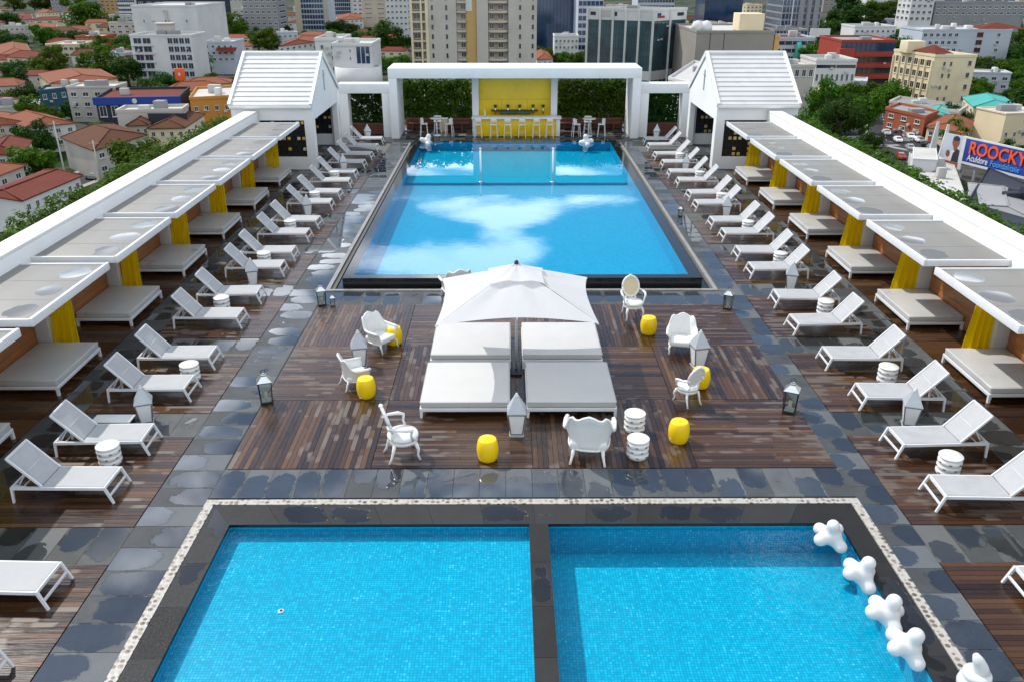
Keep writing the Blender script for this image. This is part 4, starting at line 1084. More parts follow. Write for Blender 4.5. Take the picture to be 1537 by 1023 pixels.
# ------------------------------------------------------------------ white floats
def float_mesh(arms, L=.235, a=.108, sub=5):
    bm = bmesh.new(); bmesh.ops.create_icosphere(bm, subdivisions=sub, radius=1)
    ds = [Vector(d).normalized() for d in arms]
    for v in bm.verts:
        n = v.co.normalized(); acc = .17**9
        for d in ds:
            c = n.dot(d)
            if c <= .02: continue
            s = max(1e-4, math.sqrt(max(0, 1-c*c)))
            r = a/s
            if r*c > L: r = L*c + math.sqrt(max(0, a*a-(L*s)**2))
            acc += r**9
        v.co = n*(acc**(1/9))
    for f in bm.faces: f.smooth = True
    me = bpy.data.meshes.new('float'); bm.to_mesh(me); bm.free(); me.materials.append(M['float_plastic']); return me
FM = float_mesh([(1,.15,-.25),(-.95,.25,.0),(.0,.9,-.35),(-.1,-.95,-.15),(.05,.25,1)])
FL = [(5.56,11.72,.10,(20,-12,35),1.0,'white knobbly float at the far corner of the deeper front pool'), (5.70,10.72,.10,(25,8,28),1.02,'white knobbly float on the front pool edge, second from the far corner'),
      (5.74,9.82,.10,(22,6,20),1.05,'white knobbly float on the front pool edge, touching the one nearer the camera'), (5.74,9.12,.12,(28,4,32),1.04,'white knobbly float on the front pool edge, touching the one behind it'),
      (-4.45,46.2,.36,(15,20,30),1.25,'white knobbly float at the far left corner of the long pool'), (4.3,46.1,.36,(18,-15,10),1.25,'white knobbly float at the far right of the long pool')]
for i, (x, y, z, e, s, lab) in enumerate(FL):
    o = put('pool_float', FM, None, (x,y,z)); o.rotation_euler = [R(q) for q in e]; o.scale = (s,)*3
    tag(o, lab, 'pool float', 'white knobbly pool floats')
t = thing('sculpted_pot', 'white sculpted pot with a leaning tongue on the front pool border', 'pot', (6.33, 8.42, .01))
MB().lathe([(0,0),(.17,0),(.21,.05),(.225,.13),(.21,.2),(.17,.235),(.175,.25),(.185,.29),(.175,.33),(.14,.345),(0,.345)], 28).build('body', M['float_plastic'], t)
MB().tube([(.06,0,.30),(.02,-.0,.42),(-.04,.0,.54),(-.09,.0,.63)], [.11,.095,.075,.045], 16).build('tongue', M['float_plastic'], t)
# ------------------------------------------------------------------ the city below
def facade_mat(name, col, var=.08, dirt=None, rough=.75):
    return plain(name, col, rough, var, .12, .0, dirt=dirt, dscale=.09, spec=.1)
F = {}
F['white'] = facade_mat('city_white', (.58,.58,.575), dirt=(.40,.45,.44))
F['bluewhite'] = facade_mat('city_cool_white', (.44,.48,.54), dirt=(.42,.44,.48))
F['cream'] = facade_mat('city_cream', (.66,.56,.38), dirt=(.48,.41,.29))
F['beige'] = facade_mat('city_beige', (.50,.43,.34), dirt=(.38,.33,.26))
F['pale'] = facade_mat('city_pale_stone', (.46,.43,.39), dirt=(.36,.33,.3))
F['ochre'] = facade_mat('city_ochre', (.52,.33,.13))
F['orange'] = facade_mat('city_orange', (.50,.22,.05))
F['grey'] = facade_mat('city_grey', (.26,.26,.27), dirt=(.22,.22,.22))
F['taupe'] = facade_mat('city_taupe', (.27,.25,.225), dirt=(.20,.185,.165))
F['red'] = facade_mat('city_red', (.30,.055,.038), dirt=(.2,.04,.03))
F['brick'] = facade_mat('city_brick', (.32,.10,.055), dirt=(.2,.065,.04))
F['blue'] = facade_mat('city_blue', (.025,.06,.26))
F['bluewall'] = facade_mat('city_blue_wall', (.03,.085,.13))
F['dark'] = facade_mat('city_dark', (.035,.04,.055))
F['roofgrey'] = facade_mat('city_roof_grey', (.24,.25,.25), dirt=(.14,.14,.14))
F['rooflight'] = facade_mat('city_roof_light', (.46,.45,.43), dirt=(.30,.29,.275))
F['teal'] = facade_mat('city_teal_roof', (.07,.33,.30), dirt=(.05,.22,.21))
F['asphalt'] = facade_mat('city_asphalt', (.042,.042,.046), .25, dirt=(.065,.062,.06))
def tile_mat(name, a, b):
    t = NT(name); p = t.pos(); n = t.noise(.35, 5, .65, p); f = t.noise(2.2, 3, .6, p)
    t.set(**{'Base Color': t.mix(t.math('ADD', t.math('MULTIPLY', n, .7), t.math('MULTIPLY', f, .3)), a, b), 'Roughness': .8, 'Specular IOR Level': .08})
    w = t.new('ShaderNodeTexWave'); w.inputs['Scale'].default_value = 1.1; w.bands_direction = 'DIAGONAL'; t.link(p, w.inputs['Vector'])
    t.bump(w.outputs['Fac'], .5, .12); return t.mat
F['tile_red'] = tile_mat('roof_tile_red', (.085,.020,.014), (.18,.048,.032))
F['tile_brown'] = tile_mat('roof_tile_brown', (.065,.027,.016), (.135,.058,.034))
F['tile_orange'] = tile_mat('roof_tile_orange', (.16,.054,.030), (.26,.098,.056))
def glassy(name, col, rough=.12):
    t = NT(name); n = t.noise(.12, 4, .6, t.pos())
    t.set(**{'Base Color': t.ramp(n, [(.3, tuple(c*.5 for c in col)), (.7, tuple(c*1.5 for c in col))]), 'Roughness': rough, 'Specular IOR Level': .8}); return t.mat
F['glass'] = glassy('window_glass', (.025,.032,.042)); F['glass_blue'] = glassy('blue_glass', (.012,.04,.10), .08); F['glass_teal'] = glassy('teal_glass', (.03,.07,.085), .06)
WCACHE = {}
def window_mesh(w, h, frame, glass):
    key = (round(w,2), round(h,2), frame.name, glass.name)
    if key not in WCACHE:
        b = MB(); f = min(.14, w*.09)
        b.box((-w/2, -.09, 0), (-w/2+f, 0, h)); b.box((w/2-f, -.09, 0), (w/2, 0, h)); b.box((-w/2+f, -.09, 0), (w/2-f, 0, f)); b.box((-w/2+f, -.09, h-f), (w/2-f, 0, h))
        b.box((-f*.35, -.07, f), (f*.35, -.02, h-f)); b.box((-w/2-f*.6, -.22, -f), (w/2+f*.6, 0, -.002))
        b.box((-w/2+f, -.03, f), (w/2-f, -.004, h-f), 1)
        WCACHE[key] = b.mesh('window', [frame, glass])
    return WCACHE[key]
def facade(root, A, B, z0, z1, cols, rows, wf=.6, hf=.5, frame=None, glass=None, f0=0.0, f1=1.0, sill=.28, cap=None):
    frame = frame or F['white']; glass = glass or F['glass']
    A = Vector((A[0], A[1])); B = Vector((B[0], B[1])); d = B - A; L = d.length*(f1-f0); ang = math.atan2(d.y, d.x)
    cw = L/cols; rh = (z1-z0)/rows
    me = window_mesh(cw*wf, rh*hf, frame, glass); u = d.normalized()
    for r in range(rows):
        for c in range(cols):
            p = A + d*f0 + u*cw*(c+.5)
            o = put('window', me, root, (p.x, p.y, z0 + rh*(r+sill))); o.rotation_euler = (0,0,ang)
def band_mesh(A, B, z, h, off, pane, mt_glass, mt_frame):
    A = Vector((A[0],A[1],0)); B = Vector((B[0],B[1],0)); d = B-A; L = d.length; u = d.normalized(); n = Vector((u.y,-u.x,0))
    b = MB()
    def bx(s0, s1, z0, z1, o0, o1, m):
        p = [A+u*s0+n*o0, A+u*s1+n*o0, A+u*s1+n*o1, A+u*s0+n*o1]
        b.poly([(q.x,q.y,z0) for q in p]+[(q.x,q.y,z1) for q in p], [(0,1,2,3),(7,6,5,4),(4,5,1,0),(5,6,2,1),(6,7,3,2),(7,4,0,3)], m)
    bx(.1, L-.1, z, z+h, .0, off, 0)
    k = max(1, int(L/pane))
    for i in range(k+1): s = .1+(L-.2)*i/k; bx(max(.02,s-.08), min(L-.02,s+.08), z, z+h, off+.001, off+.08, 1)
    return b.mesh('window_band', [mt_glass, mt_frame])
def bands(root, A, B, z0, z1, rows, hf=.5, pane=1.6, glass=None, frame=None, name='window_band'):
    rh = (z1-z0)/rows
    for r in range(rows): put(name, band_mesh(A, B, z0+rh*(r+.3), rh*hf, .06, pane, glass or F['glass_blue'], frame or F['white']), root)
OCC = []; MARKS = []
def occupy(foot):
    cx = sum(p[0] for p in foot)/len(foot); cy = sum(p[1] for p in foot)/len(foot)
    r = max(math.hypot(p[0]-cx, p[1]-cy) for p in foot); OCC.append((cx, cy, r)); return cx, cy
def start(name, label, cat, foot, group=None, short=None):
    cx, cy = occupy(foot); t = thing(name, label, cat, (cx, cy, GZ), 0, group)
    if short: MARKS.append((cx, cy, short))
    return t, [(p[0]-cx, p[1]-cy) for p in foot]
def offset(foot, o):
    cx = sum(p[0] for p in foot)/len(foot); cy = sum(p[1] for p in foot)/len(foot); out = []
    for p in foot:
        d = Vector((p[0]-cx, p[1]-cy)); out.append(tuple(Vector((cx, cy)) + d*(1+o/d.length)))
    return out
def block(name, label, cat, foot, ztop, wall, roof=None, rim=.8, group=None, short=None, units=2, seed=1, unitmat=None):
    """flat roofed building: wall prism, parapet rim, roof deck and plant on the roof. foot runs anticlockwise, edge 0 faces the terrace"""
    t, f = start(name, label, cat, foot, group, short); h = ztop-GZ
    b = MB(); b.prism(f, 0, h-rim)
    b.build('wall', wall, t)
    g = MB(); fo = offset(f, .25); fi = offset(f, -.35); n = len(f)
    for i in range(n):
        j = (i+1) % n
        vs = [(*fo[i],h-rim+.002),(*fo[j],h-rim+.002),(*fi[j],h-rim+.002),(*fi[i],h-rim+.002),(*fo[i],h),(*fo[j],h),(*fi[j],h),(*fi[i],h)]
        g.poly(vs, [(0,1,5,4),(2,3,7,6),(4,5,6,7),(3,2,1,0)])
    g.build('parapet', wall, t)
    g = MB(); g.prism(fi, h-rim+.003, h-rim+.12); g.build('roof', roof or F['roofgrey'], t)
    rng = random.Random(seed*13+5)
    e0, e1 = Vector(f[0]), Vector(f[1]); ed_ = (e1-e0); eu = ed_.normalized(); en = Vector((eu.y,-eu.x))
    for k in range(min(4, units*2)):
        p = e0+ed_*rng.uniform(.08,.92)+en*.3; z = rng.uniform(max(1, h-11), h-2); m = MB(); m.bar((*(p-eu*.45), z), (*(p+eu*.45), z), .55, .6); m.build('air_conditioner', F['rooflight'], t)
    for k in range(units):
        a, c = rng.uniform(.25,.75), rng.uniform(.25,.75)
        p = Vector(fi[0])*(1-a)*(1-c)+Vector(fi[1])*a*(1-c)+Vector(fi[2])*a*c+Vector(fi[3 % n])*(1-a)*c
        w, d_, hh = rng.uniform(1.2,4), rng.uniform(1.2,3), rng.uniform(1,2.6); m = MB(); m.bbox((p.x-w/2,p.y-d_/2,h-rim+.12),(p.x+w/2,p.y+d_/2,h-rim+.12+hh), .08)
        for q in range(3): m.box((p.x-w/2-.03, p.y-d_/2+.1, h-rim+.3+hh*.25*q), (p.x-w/2, p.y+d_/2-.1, h-rim+.4+hh*.25*q))
        m.build('roof_unit', unitmat or rng.choice([F['rooflight'], F['grey'], F['white']]), t)
    return t, f, h
def rect(D, x0, x1, y, depth, yaw=0.0):
    A = onY(x0, y, D); B = onY(x1, y, D); v = B-A; c, s = math.cos(yaw), math.sin(yaw)
    B = A + Vector((v.x*c, v.x*s, 0)); n = Vector((-s, c, 0))*depth
    return [(A.x,A.y),(B.x,B.y),(B.x+n.x,B.y+n.y),(A.x+n.x,A.y+n.y)], A.z
def house(label, foot, zeave, rise, wall, roofm, hip=.3, group=None, short=None, win=(3,2), over=.6, door=True, seed=0, name='house', cat='house'):
    """tiled house: foot[0]-foot[1] is the eave nearest the terrace; the ridge runs along the longer side"""
    t, f = start(name, label, cat, foot, group, short); h = zeave-GZ
    MB().prism(f, 0, h).build('wall', wall, t)
    o = offset(f, over); P4 = [Vector((*p, h-.05)) for p in o]
    if (P4[1]-P4[0]).length < (P4[2]-P4[1]).length: P4 = P4[1:]+P4[:1]
    r0 = (P4[0]+P4[3])/2; r1 = (P4[1]+P4[2])/2; d = r1-r0
    q0 = r0 + d*hip*.5; q1 = r1 - d*hip*.5; q0.z += rise; q1.z += rise
    b = MB(); lo = [p - Vector((0,0,.22)) for p in P4]
    b.poly(P4+[q0,q1], [(0,1,5,4),(2,3,4,5),(1,2,5),(3,0,4)])
    b.poly(P4+lo, [(0,4,5,1),(1,5,6,2),(2,6,7,3),(3,7,4,0),(7,6,5,4)])
    rf = b.build('roof', roofm, t)
    rc = MB(); rc.tube([q0+Vector((0,0,.05)), q1+Vector((0,0,.05))], .16, 6)
    for e, q in ((P4[0],q0),(P4[3],q0),(P4[1],q1),(P4[2],q1)): rc.tube([e+Vector((0,0,.05)), q+Vector((0,0,.05))], .13, 5)
    rc.build('ridge_tiles', roofm, rf)
    c, rws = win; z0 = max(0, h-3.0*rws)
    facade(t, f[0], f[1], z0, h-.2, c, rws, .42, .42)
    vis = 1 if f[0][0]+sum(p[0] for p in foot)/len(foot) < 0 else len(f)-1
    A, B = (f[1], f[2]) if vis == 1 else (f[-1], f[0])
    facade(t, A, B, z0, h-.2, max(1, c-1), rws, .38, .42)
    if door:
        u = (Vector(f[1])-Vector(f[0])); p = Vector(f[0])+u*.12; m = MB(); m.box((-.5,-.08,0),(.5,0,2.1)); m.box((.3,-.12,1),(.38,-.08,1.1))
        o_ = m.build('door', F['brick'], t, (p.x,p.y,0)); o_.rotation_euler = (0,0,math.atan2(u.y,u.x))
    return t
def pq(pts, z): return [tuple(P(x,y,z)[:2]) for x, y in pts]
def quad(a, b, c):                 # parallelogram foot from three points
    return [a, b, c, (a[0]+c[0]-b[0], a[1]+c[1]-b[1])]

# --- ground, roads
b = MB(); b.face([(-2200,54.5,GZ),(2200,54.5,GZ),(2200,2600,GZ),(-2200,2600,GZ)]); b.face([(-2200,-30,GZ),(-14,-30,GZ),(-14,54.5,GZ),(-2200,54.5,GZ)]); b.face([(15,-30,GZ),(2200,-30,GZ),(2200,54.5,GZ),(15,54.5,GZ)])
def ground_mat():
    t = NT('city_ground'); p = t.pos(); n = t.noise(.018, 6, .65, p); m = t.noise(.12, 5, .6, p)
    k = t.math('ADD', t.math('MULTIPLY', n, .65), t.math('MULTIPLY', m, .35))
    t.set(**{'Base Color': t.ramp(k, [(.36, (.012,.028,.006)), (.47, (.022,.045,.010)), (.5, (.055,.053,.048)), (.58, (.085,.080,.072)), (.7, (.04,.04,.042))]), 'Roughness': .9, 'Specular IOR Level': .05}); return t.mat
struct(b.build('ground', ground_mat()))
def road(name, pts, w, z):
    b = MB()
    for i in range(len(pts)-1):
        a, c = Vector(pts[i]), Vector(pts[i+1]); u = (c-a).normalized(); n = Vector((-u.y,u.x))*w/2; a2 = a-u*w*.2*(i > 0); 
        b.face([(*(a2-n), z+i*.004), (*(c-n), z+i*.004), (*(c+n), z+i*.004), (*(a2+n), z+i*.004)], 0)
        L = (c-a).length; k = 0
        while k < L-3: 
            q = a+u*k; m = Vector((-u.y,u.x))*.08; b.face([(*(q-m), z+.03), (*(q+u*2-m), z+.03), (*(q+u*2+m), z+.03), (*(q+m), z+.03)], 1); k += 6
        for sgn in (-1,1):
            e = n*sgn; e2 = e*(1+3.0/w)
            b.poly([(*(a+e),z-.02),(*(c+e),z-.02),(*(c+e2),z-.02),(*(a+e2),z-.02),(*(a+e),z+.14),(*(c+e),z+.14),(*(c+e2),z+.14),(*(a+e2),z+.14)], [(4,5,6,7) if sgn > 0 else (7,6,5,4),(0,1,5,4),(2,3,7,6)], 2)
    return struct(b.build(name, [F['asphalt'], F['white'], F['concrete_walk']]))
F['concrete_walk'] = facade_mat('city_pavement', (.30,.29,.27))
road('street', [tuple(P(-40,330,GZ)[:2]), tuple(P(160,255,GZ)[:2]), tuple(P(300,170,GZ)[:2])], 8, GZ+.05)
road('street', [tuple(P(-20,182,GZ)[:2]), tuple(P(340,150,GZ)[:2])], 8, GZ+.09)
road('avenue', [tuple(P(1180,215,GZ)[:2]), tuple(P(1330,212,GZ)[:2]), tuple(P(1600,262,GZ)[:2])], 12, GZ+.05)
road('avenue', [tuple(P(1330,212,GZ)[:2]), tuple(P(1320,140,GZ)[:2]), tuple(P(1290,85,GZ)[:2])], 9, GZ+.11)
b = MB(); q = pq([(1215,245),(1400,262),(1385,200),(1230,192)], GZ); b.face([(*p, GZ+.03) for p in q]); struct(b.build('car_park', F['asphalt']))

# --- the beige tower behind the portal
D = 290.0; foot, _ = rect(D, 617, 806, 60, 26); ZT = 11.0
t, f = start('residential_tower', 'tall beige apartment tower rising behind the white portal', 'tower', foot, None, 'the beige tower')
W = f[1][0]-f[0][0]; H = ZT-GZ; y0 = f[0][1]; x0 = f[0][0]
def sx_(px_): return x0 + W*(px_-90)/965.0
MB().box((x0+.3, y0+1.6, 0), (x0+W-.3, y0+26, H)).build('wall', F['pale'], t)
seg = [(228,440,0,F['pale'],'wall_panel'), (515,592,1.0,F['ochre'],'service_shaft'), (594,682,.3,F['pale'],'wall_panel'), (836,1052,0,F['pale'],'wall_panel')]
for a, c, o, m, nm in seg:
    q = MB(); q.box((sx_(a), y0+o, 0), (sx_(c), y0+1.55, H)); q.build(nm, m, t)
q = MB(); q.box((sx_(513), y0+.9, H-14.5), (sx_(560), y0+.99, H)); q.build('service_panel', F['white'], t)
nf = int(H/2.95); fz = [H-2.95*(k+1) for k in range(nf)]
for z in fz:
    if z < 3: continue
    k = MB(); k.box((sx_(95), y0-.1, z-.28), (sx_(226), y0+1.55, z+.35)); k.box((sx_(442), y0+.35, z-.25), (sx_(513), y0+1.55, z+.4)); k.build('floor_slab', F['beige'], t)
    k = MB(); k.grid(lambda u, v: (sx_(684)+(sx_(832)-sx_(684))*u, y0+.6-1.0*math.sin(math.pi*u)**.7, z-.3+.75*v), 10, 1, smooth=False); k.grid(lambda u, v: (sx_(684)+(sx_(832)-sx_(684))*u, y0+.6-1.0*math.sin(math.pi*u)**.7+(1.2*v), z+.45), 10, 1, smooth=False); k.build('balcony_front', F['beige'], t)
for px0, px1 in ((92,108),(168,180),(205,228)):
    q = MB(); q.box((sx_(px0), y0-.2, 0), (sx_(px1), y0+1.5, H)); q.build('fin', F['cream'], t)
zlow = [z for z in fz if z > 10]
for z in zlow[::1]:
    for a, c, o in ((112,166,.5),(472,510,.9),(690,728,.5),(756,800,.5)):
        me = window_mesh(sx_(c)-sx_(a), 1.7, F['beige'], F['glass']); put('window', me, t, ((sx_(a)+sx_(c))/2, y0+o+.6, z+.75))
    for a in (258, 366, 925, 1022):
        me = window_mesh(.6, 1.3, F['dark'], F['glass']); put('window', me, t, (sx_(a), y0-.01, z+.8))
q = MB(); q.box((sx_(684), y0+1.2, 0), (sx_(832), y0+1.56, H)); q.build('bay_wall', F['taupe'], t)

# --- far and mid towers
def tower(label, D, x0, x1, ybase, depth, ztop, wall, rows, glass=None, cols=None, hf=.5, side=None, frame=None, short=None, roof=None, pane=1.8, name='office_tower', piers=None, wf=.55):
    foot, _ = rect(D, x0, x1, ybase, depth)
    ztop = min(ztop, 18 + (D % 7)); rows = max(1, int((ztop-GZ-4.5)/3.4)) if ztop > 0 else rows
    if cols: cols = min(cols, 100//rows); side = side if side == 'bands' or not side else max(0, min(side, 100//rows-cols))
    t, f, h = block(name, label, 'tower', foot, ztop, wall, roof, short=short, units=2, seed=int(D))
    zb = max(4.0, h - 1.2 - rows*3.4)
    if cols: facade(t, f[0], f[1], zb, h-1.2, cols, rows, wf, hf, frame, glass or F['glass'])
    else: bands(t, f[0], f[1], zb, h-1.2, rows, hf, pane, glass, frame)
    A, B = (f[1], f[2]) if (f[0][0]+foot[0][0]) < -30 or x1 < 700 else (f[3], f[0])
    if side == 'bands': bands(t, A, B, zb, h-1.2, rows, hf, pane, glass, frame)
    elif side: facade(t, A, B, zb, h-1.2, side, rows, wf, hf, frame, glass or F['glass'])
    if piers:
        for a, c, m in piers:
            w = f[1][0]-f[0][0]; q = MB(); q.box((f[0][0]+w*a, f[0][1]-.7, 0), (f[0][0]+w*c, f[0][1]-.003, h+.4)); q.build('pier', m, t)
    return t
tower('grey concrete tower with strips of small square windows, beyond the left cabin', 560, 370, 421, 58, 24, 44, F['grey'], 20, cols=6, hf=.42, side=3, short='the grey concrete tower', name='apartment_tower', wf=.62)
tower('dark glass tower held between two beige columns', 610, 447, 496, 52, 24, 48, F['bluewhite'], 14, F['glass_blue'], hf=.74, piers=[(0,.18,F['beige']),(.86,1,F['pale'])], short='the beige columned glass tower')
tower('far blue glass office block beside a white stair core', 820, 497, 530, 18, 30, 40, F['bluewhite'], 10, F['glass_blue'], hf=.8, piers=[(0,.12,F['white']),(.9,1.0,F['white'])])
tower('white slim core tower between the blue office and the beige slab', 800, 530, 545, 20, 24, 40, F['white'], 10, cols=2, hf=.4)
tower('blank beige slab tower with few openings', 720, 545, 582, 32, 26, 42, F['beige'], 3, cols=2, hf=.25, short='the blank beige slab')
tower('white apartment tower with rows of small dark windows left of the beige tower', 560, 581, 613, 46, 26, 40, F['white'], 14, cols=5, hf=.4, side=4, name='apartment_tower')
tower('deep blue mirrored glass tower right of the beige tower', 470, 804, 866, 75, 34, 22, F['glass_blue'], 15, F['glass_blue'], hf=.8, frame=F['dark'], short='the blue mirrored tower')
tower('blue office tower with pale floor bands, beside the white glazed office', 440, 866, 903, 78, 30, 20, F['bluewhite'], 13, F['glass_blue'], hf=.62)
tower('low white pavilion block at the foot of the blue mirrored tower', 425, 832, 868, 74, 14, -20, F['white'], 3, cols=6, hf=.45)
tower('almost black blue glass tower behind the taupe wall building', 640, 1056, 1112, 34, 34, 48, F['glass_blue'], 18, F['glass_blue'], hf=.85, frame=F['dark'], short='the black glass tower')
tower('pale blue block with a white roof sign, behind the white glazed office', 560, 957, 1012, 10, 26, 14, F['bluewhite'], 6, F['glass_teal'], hf=.5)
tower('grey ribbed tower with blue glazing between vertical piers', 480, 1171, 1229, 42, 30, 34, F['grey'], 18, F['glass_blue'], hf=.72, piers=[(.42,.55,F['grey']),(.64,.73,F['grey']),(.80,.93,F['grey']),(.24,.27,F['white'])], side='bands', short='the ribbed grey tower')
tower('glass tower with white gridded wings on the skyline at the right', 590, 1412, 1516, 34, 34, 40, F['glass_teal'], 16, F['glass_blue'], hf=.6, piers=[(.40,.43,F['white']),(.55,.58,F['white']),(.66,.70,F['white']),(.80,.84,F['white'])], side='bands', short='the gridded glass tower')
tower('white slender apartment tower attached to the gridded glass tower', 585, 1397, 1412, 30, 24, 30, F['white'], 13, cols=4, hf=.4)
tower('beige tower cut by the right edge of the view', 640, 1524, 1570, 26, 26, 34, F['beige'], 14, cols=6, hf=.5)
tower('white block of stacked balconies at the foot of the hill', 520, 1362, 1396, 38, 18, -1, F['white'], 5, cols=4, hf=.5, side=3, short='the balcony block')
tower('flat grey podium in front of the gridded glass tower', 525, 1398, 1532, 42, 20, -8.5, F['roofgrey'], 2, cols=14, hf=.45)
tower('distant hazy grey housing slab above the left trees', 860, 78, 132, 14, 22, 8, F['grey'], 9, cols=9, hf=.45, name='apartment_tower')
tower('distant ochre block on the left skyline', 900, 152, 180, 12, 22, 6, F['ochre'], 7, cols=4, hf=.45)
tower('distant white block with blue bands on the left skyline', 760, 178, 204, 14, 22, 4, F['white'], 6, F['glass_blue'], hf=.5)
tower('dark distant roofed hall behind the big white block', 640, 205, 330, 6, 24, 4, F['dark'], 2, cols=10, hf=.3)
tower('far brown terrace block above the wooded hill', 980, 1236, 1330, 6, 26, 4, F['taupe'], 6, cols=12, hf=.4)
tower('far white villas block above the wooded hill', 860, 1300, 1342, 12, 20, -2, F['white'], 4, cols=6, hf=.5)
tower('far low grey block left of the grey concrete tower', 900, 345, 372, 16, 20, -6, F['pale'], 4, cols=4, hf=.4)

# --- white apartment block and white blank block on the left
foot, zt = rect(346, 194, 286, 52, 17)
t, f, h = block('apartment_block', 'white seven storey apartment block with dark window bays, left of the cabin', 'building', foot, zt, F['white'], short='the white apartment block', units=2, seed=4)
for f0, f1, c in ((.04,.34,2),(.60,.98,4)): facade(t, f[0], f[1], h-22.8, h-1.0, c, 7, .9, .72, F['bluewhite'], F['glass'], f0, f1, .2)
for k in range(7):
    q = MB(); q.box((f[0][0]+.3, f[0][1]-.8, h-22.9+3.11*k), (f[0][0]+(f[1][0]-f[0][0])*.36, f[0][1]-.003, h-22.55+3.11*k)); q.build('balcony_slab', F['white'], t)
q = MB(); q.bbox((-3,-3,h-.7),(2.5,2,h+3.4), .1); q.build('stair_tower', F['pale'], t)
q = MB(); q.box((-4.3,-3.5,h+3.401),(3,2.5,h+3.8)); q.build('stair_roof', F['pale'], t)
foot, zt = rect(420, 196, 293, 8, 44)
t, f, h = block('white_hall', 'big blank white block behind the white apartment block', 'building', foot, zt, F['white'], F['rooflight'], short='the big blank white block', seed=8)
q = MB(); q.box((.5, f[0][1]-.5, 0), (1.6, f[0][1]-.003, h-2)); q.build('pipe_duct', F['pale'], t); facade(t, f[0], f[1], h-9, h-4, 3, 1, .06, .25)

# --- white glazed office with five tall bays
c0 = onY(981, 14, 330); zt = c0.z + .0; al = R(32)
Lf, Rf = 27.0, 27.5
ca = Vector((c0.x, c0.y)); lf = ca + Vector((-math.cos(al), math.sin(al)))*Lf; rt = ca + Vector((math.sin(al)*1.05, math.cos(al)*.62))*Rf
foot = [tuple(ca), tuple(rt), (rt.x+lf.x-ca.x, rt.y+lf.y-ca.y), tuple(lf)]
t, f, h = block('glazed_office', 'white framed office with five tall dark glass bays facing the portal', 'building', foot, zt, F['white'], F['roofgrey'], short='the white glazed office', seed=3)
def bays(A, B, n, z0, z1, nm):
    A, B = Vector(A), Vector(B); d = B-A; u = d.normalized(); nrm = Vector((u.y,-u.x))
    for i in range(n):
        a = A+d*(i/n)+u*.4; c = A+d*((i+1)/n)-u*.4; m = MB()
        def bx(p, q_, za, zb, o0, o1, mi): m.poly([(*(p+nrm*o0),za),(*(q_+nrm*o0),za),(*(q_+nrm*o1),za),(*(p+nrm*o1),za),(*(p+nrm*o0),zb),(*(q_+nrm*o0),zb),(*(q_+nrm*o1),zb),(*(p+nrm*o1),zb)], [(3,2,1,0)[::-1],(4,5,6,7)[::-1],(0,1,5,4)[::-1],(1,2,6,5)[::-1],(2,3,7,6)[::-1],(3,0,4,7)[::-1]], mi)
        bx(a, c, z0, z1, 0, .05, 0)
        L = (c-a).length
        for k in range(1, 7): bx(a, c, z0+(z1-z0)*k/7-.06, z0+(z1-z0)*k/7+.06, .051, .09, 1)
        for k in range(1, 4): bx(a+u*(L*k/4-.05), a+u*(L*k/4+.05), z0, z1, .091, .12, 1)
        m.build('glass_bay', [F['glass_teal'], F['dark']], t)
        pz = MB(); p0 = A+d*(i/n)
        pz.bar((*(p0+nrm*.25), z0-12), (*(p0+nrm*.25), h), .7, .5); pz.build('pier', F['white'], t)
bays(f[3], f[0], 5, h-22, h-4.2, 'l'); bays(f[0], f[1], 2, h-22, h-4.2, 'r')
bands(t, f[0], f[1], h-29, h-25.4, 1, .7, 2.4); bands(t, f[3], f[0], h-29, h-25.4, 1, .7, 2.4)
u = (Vector(f[1])-Vector(f[0])).normalized(); nrm = Vector((u.y,-u.x))
def plate(A, u, nrm, s0, s1, z0, z1, m, nm, par, off=.12):
    b = MB(); A = Vector(A); p = A+u*s0+nrm*.02; q = A+u*s1+nrm*.02
    b.poly([(*p,z0),(*q,z0),(*(q+nrm*off),z0),(*(p+nrm*off),z0),(*p,z1),(*q,z1),(*(q+nrm*off),z1),(*(p+nrm*off),z1)], [(0,1,2,3),(7,6,5,4),(4,5,1,0),(5,6,2,1),(6,7,3,2),(7,4,0,3)]); return b.build(nm, m, par)
plate(f[0], u, nrm, 2.6, 4.8, h-2.4, h-1.5, F['blue'], 'sign_plate', t); plate(f[0], u, nrm, 2.7, 7.0, h-3.2, h-2.45, F['red'], 'sign_plate', t); plate(f[0], u, nrm, 15, 19, h-2.8, h-1.6, F['dark'], 'sign_plate', t)
u2 = (Vector(f[0])-Vector(f[3])).normalized(); n2 = Vector((u2.y,-u2.x))
plate(f[3], u2, n2, 1.2, 3.4, h-2.6, h-1.4, F['dark'], 'sign_plate', t); plate(f[3], u2, n2, 5.2, 9.4, h-3.1, h-1.1, F['pale'], 'sign_plate', t); plate(f[3], u2, n2, 11.4, 12.4, h-2.7, h-1.3, F['dark'], 'sign_plate', t)

# --- taupe blank wall building and its neighbours
foot, zt = rect(300, 1046, 1163, 46, 40)
t, f, h = block('warehouse', 'broad taupe building with a blank wall behind the right cabin', 'building', foot, zt, F['taupe'], F['rooflight'], short='the taupe blank wall building', units=0)
q = MB(); q.bbox((2.5,-14,h-.6),(11,-5,h+5.0), .1); q.build('penthouse', F['cream'], t)
for x in (-11,-8): MB().lathe([(0,0),(2.2,0),(2.1,1.6),(1.4,2.8),(0,3.3)], 20, c=(x,-10,h-.6)).build('roof_dome', F['white'], t)
for fr in (.18,.36): q = MB(); xx = f[0][0]+(f[1][0]-f[0][0])*fr; q.box((xx-.08, f[0][1]-.1, 0), (xx+.08, f[0][1]-.003, h)); q.build('wall_joint', F['dark'], t)
foot, zt = rect(300.5, 1163.5, 1171, 53, 30); block('side_tower', 'narrow ochre slab beside the taupe blank wall', 'building', foot, zt, F['ochre'], units=0)
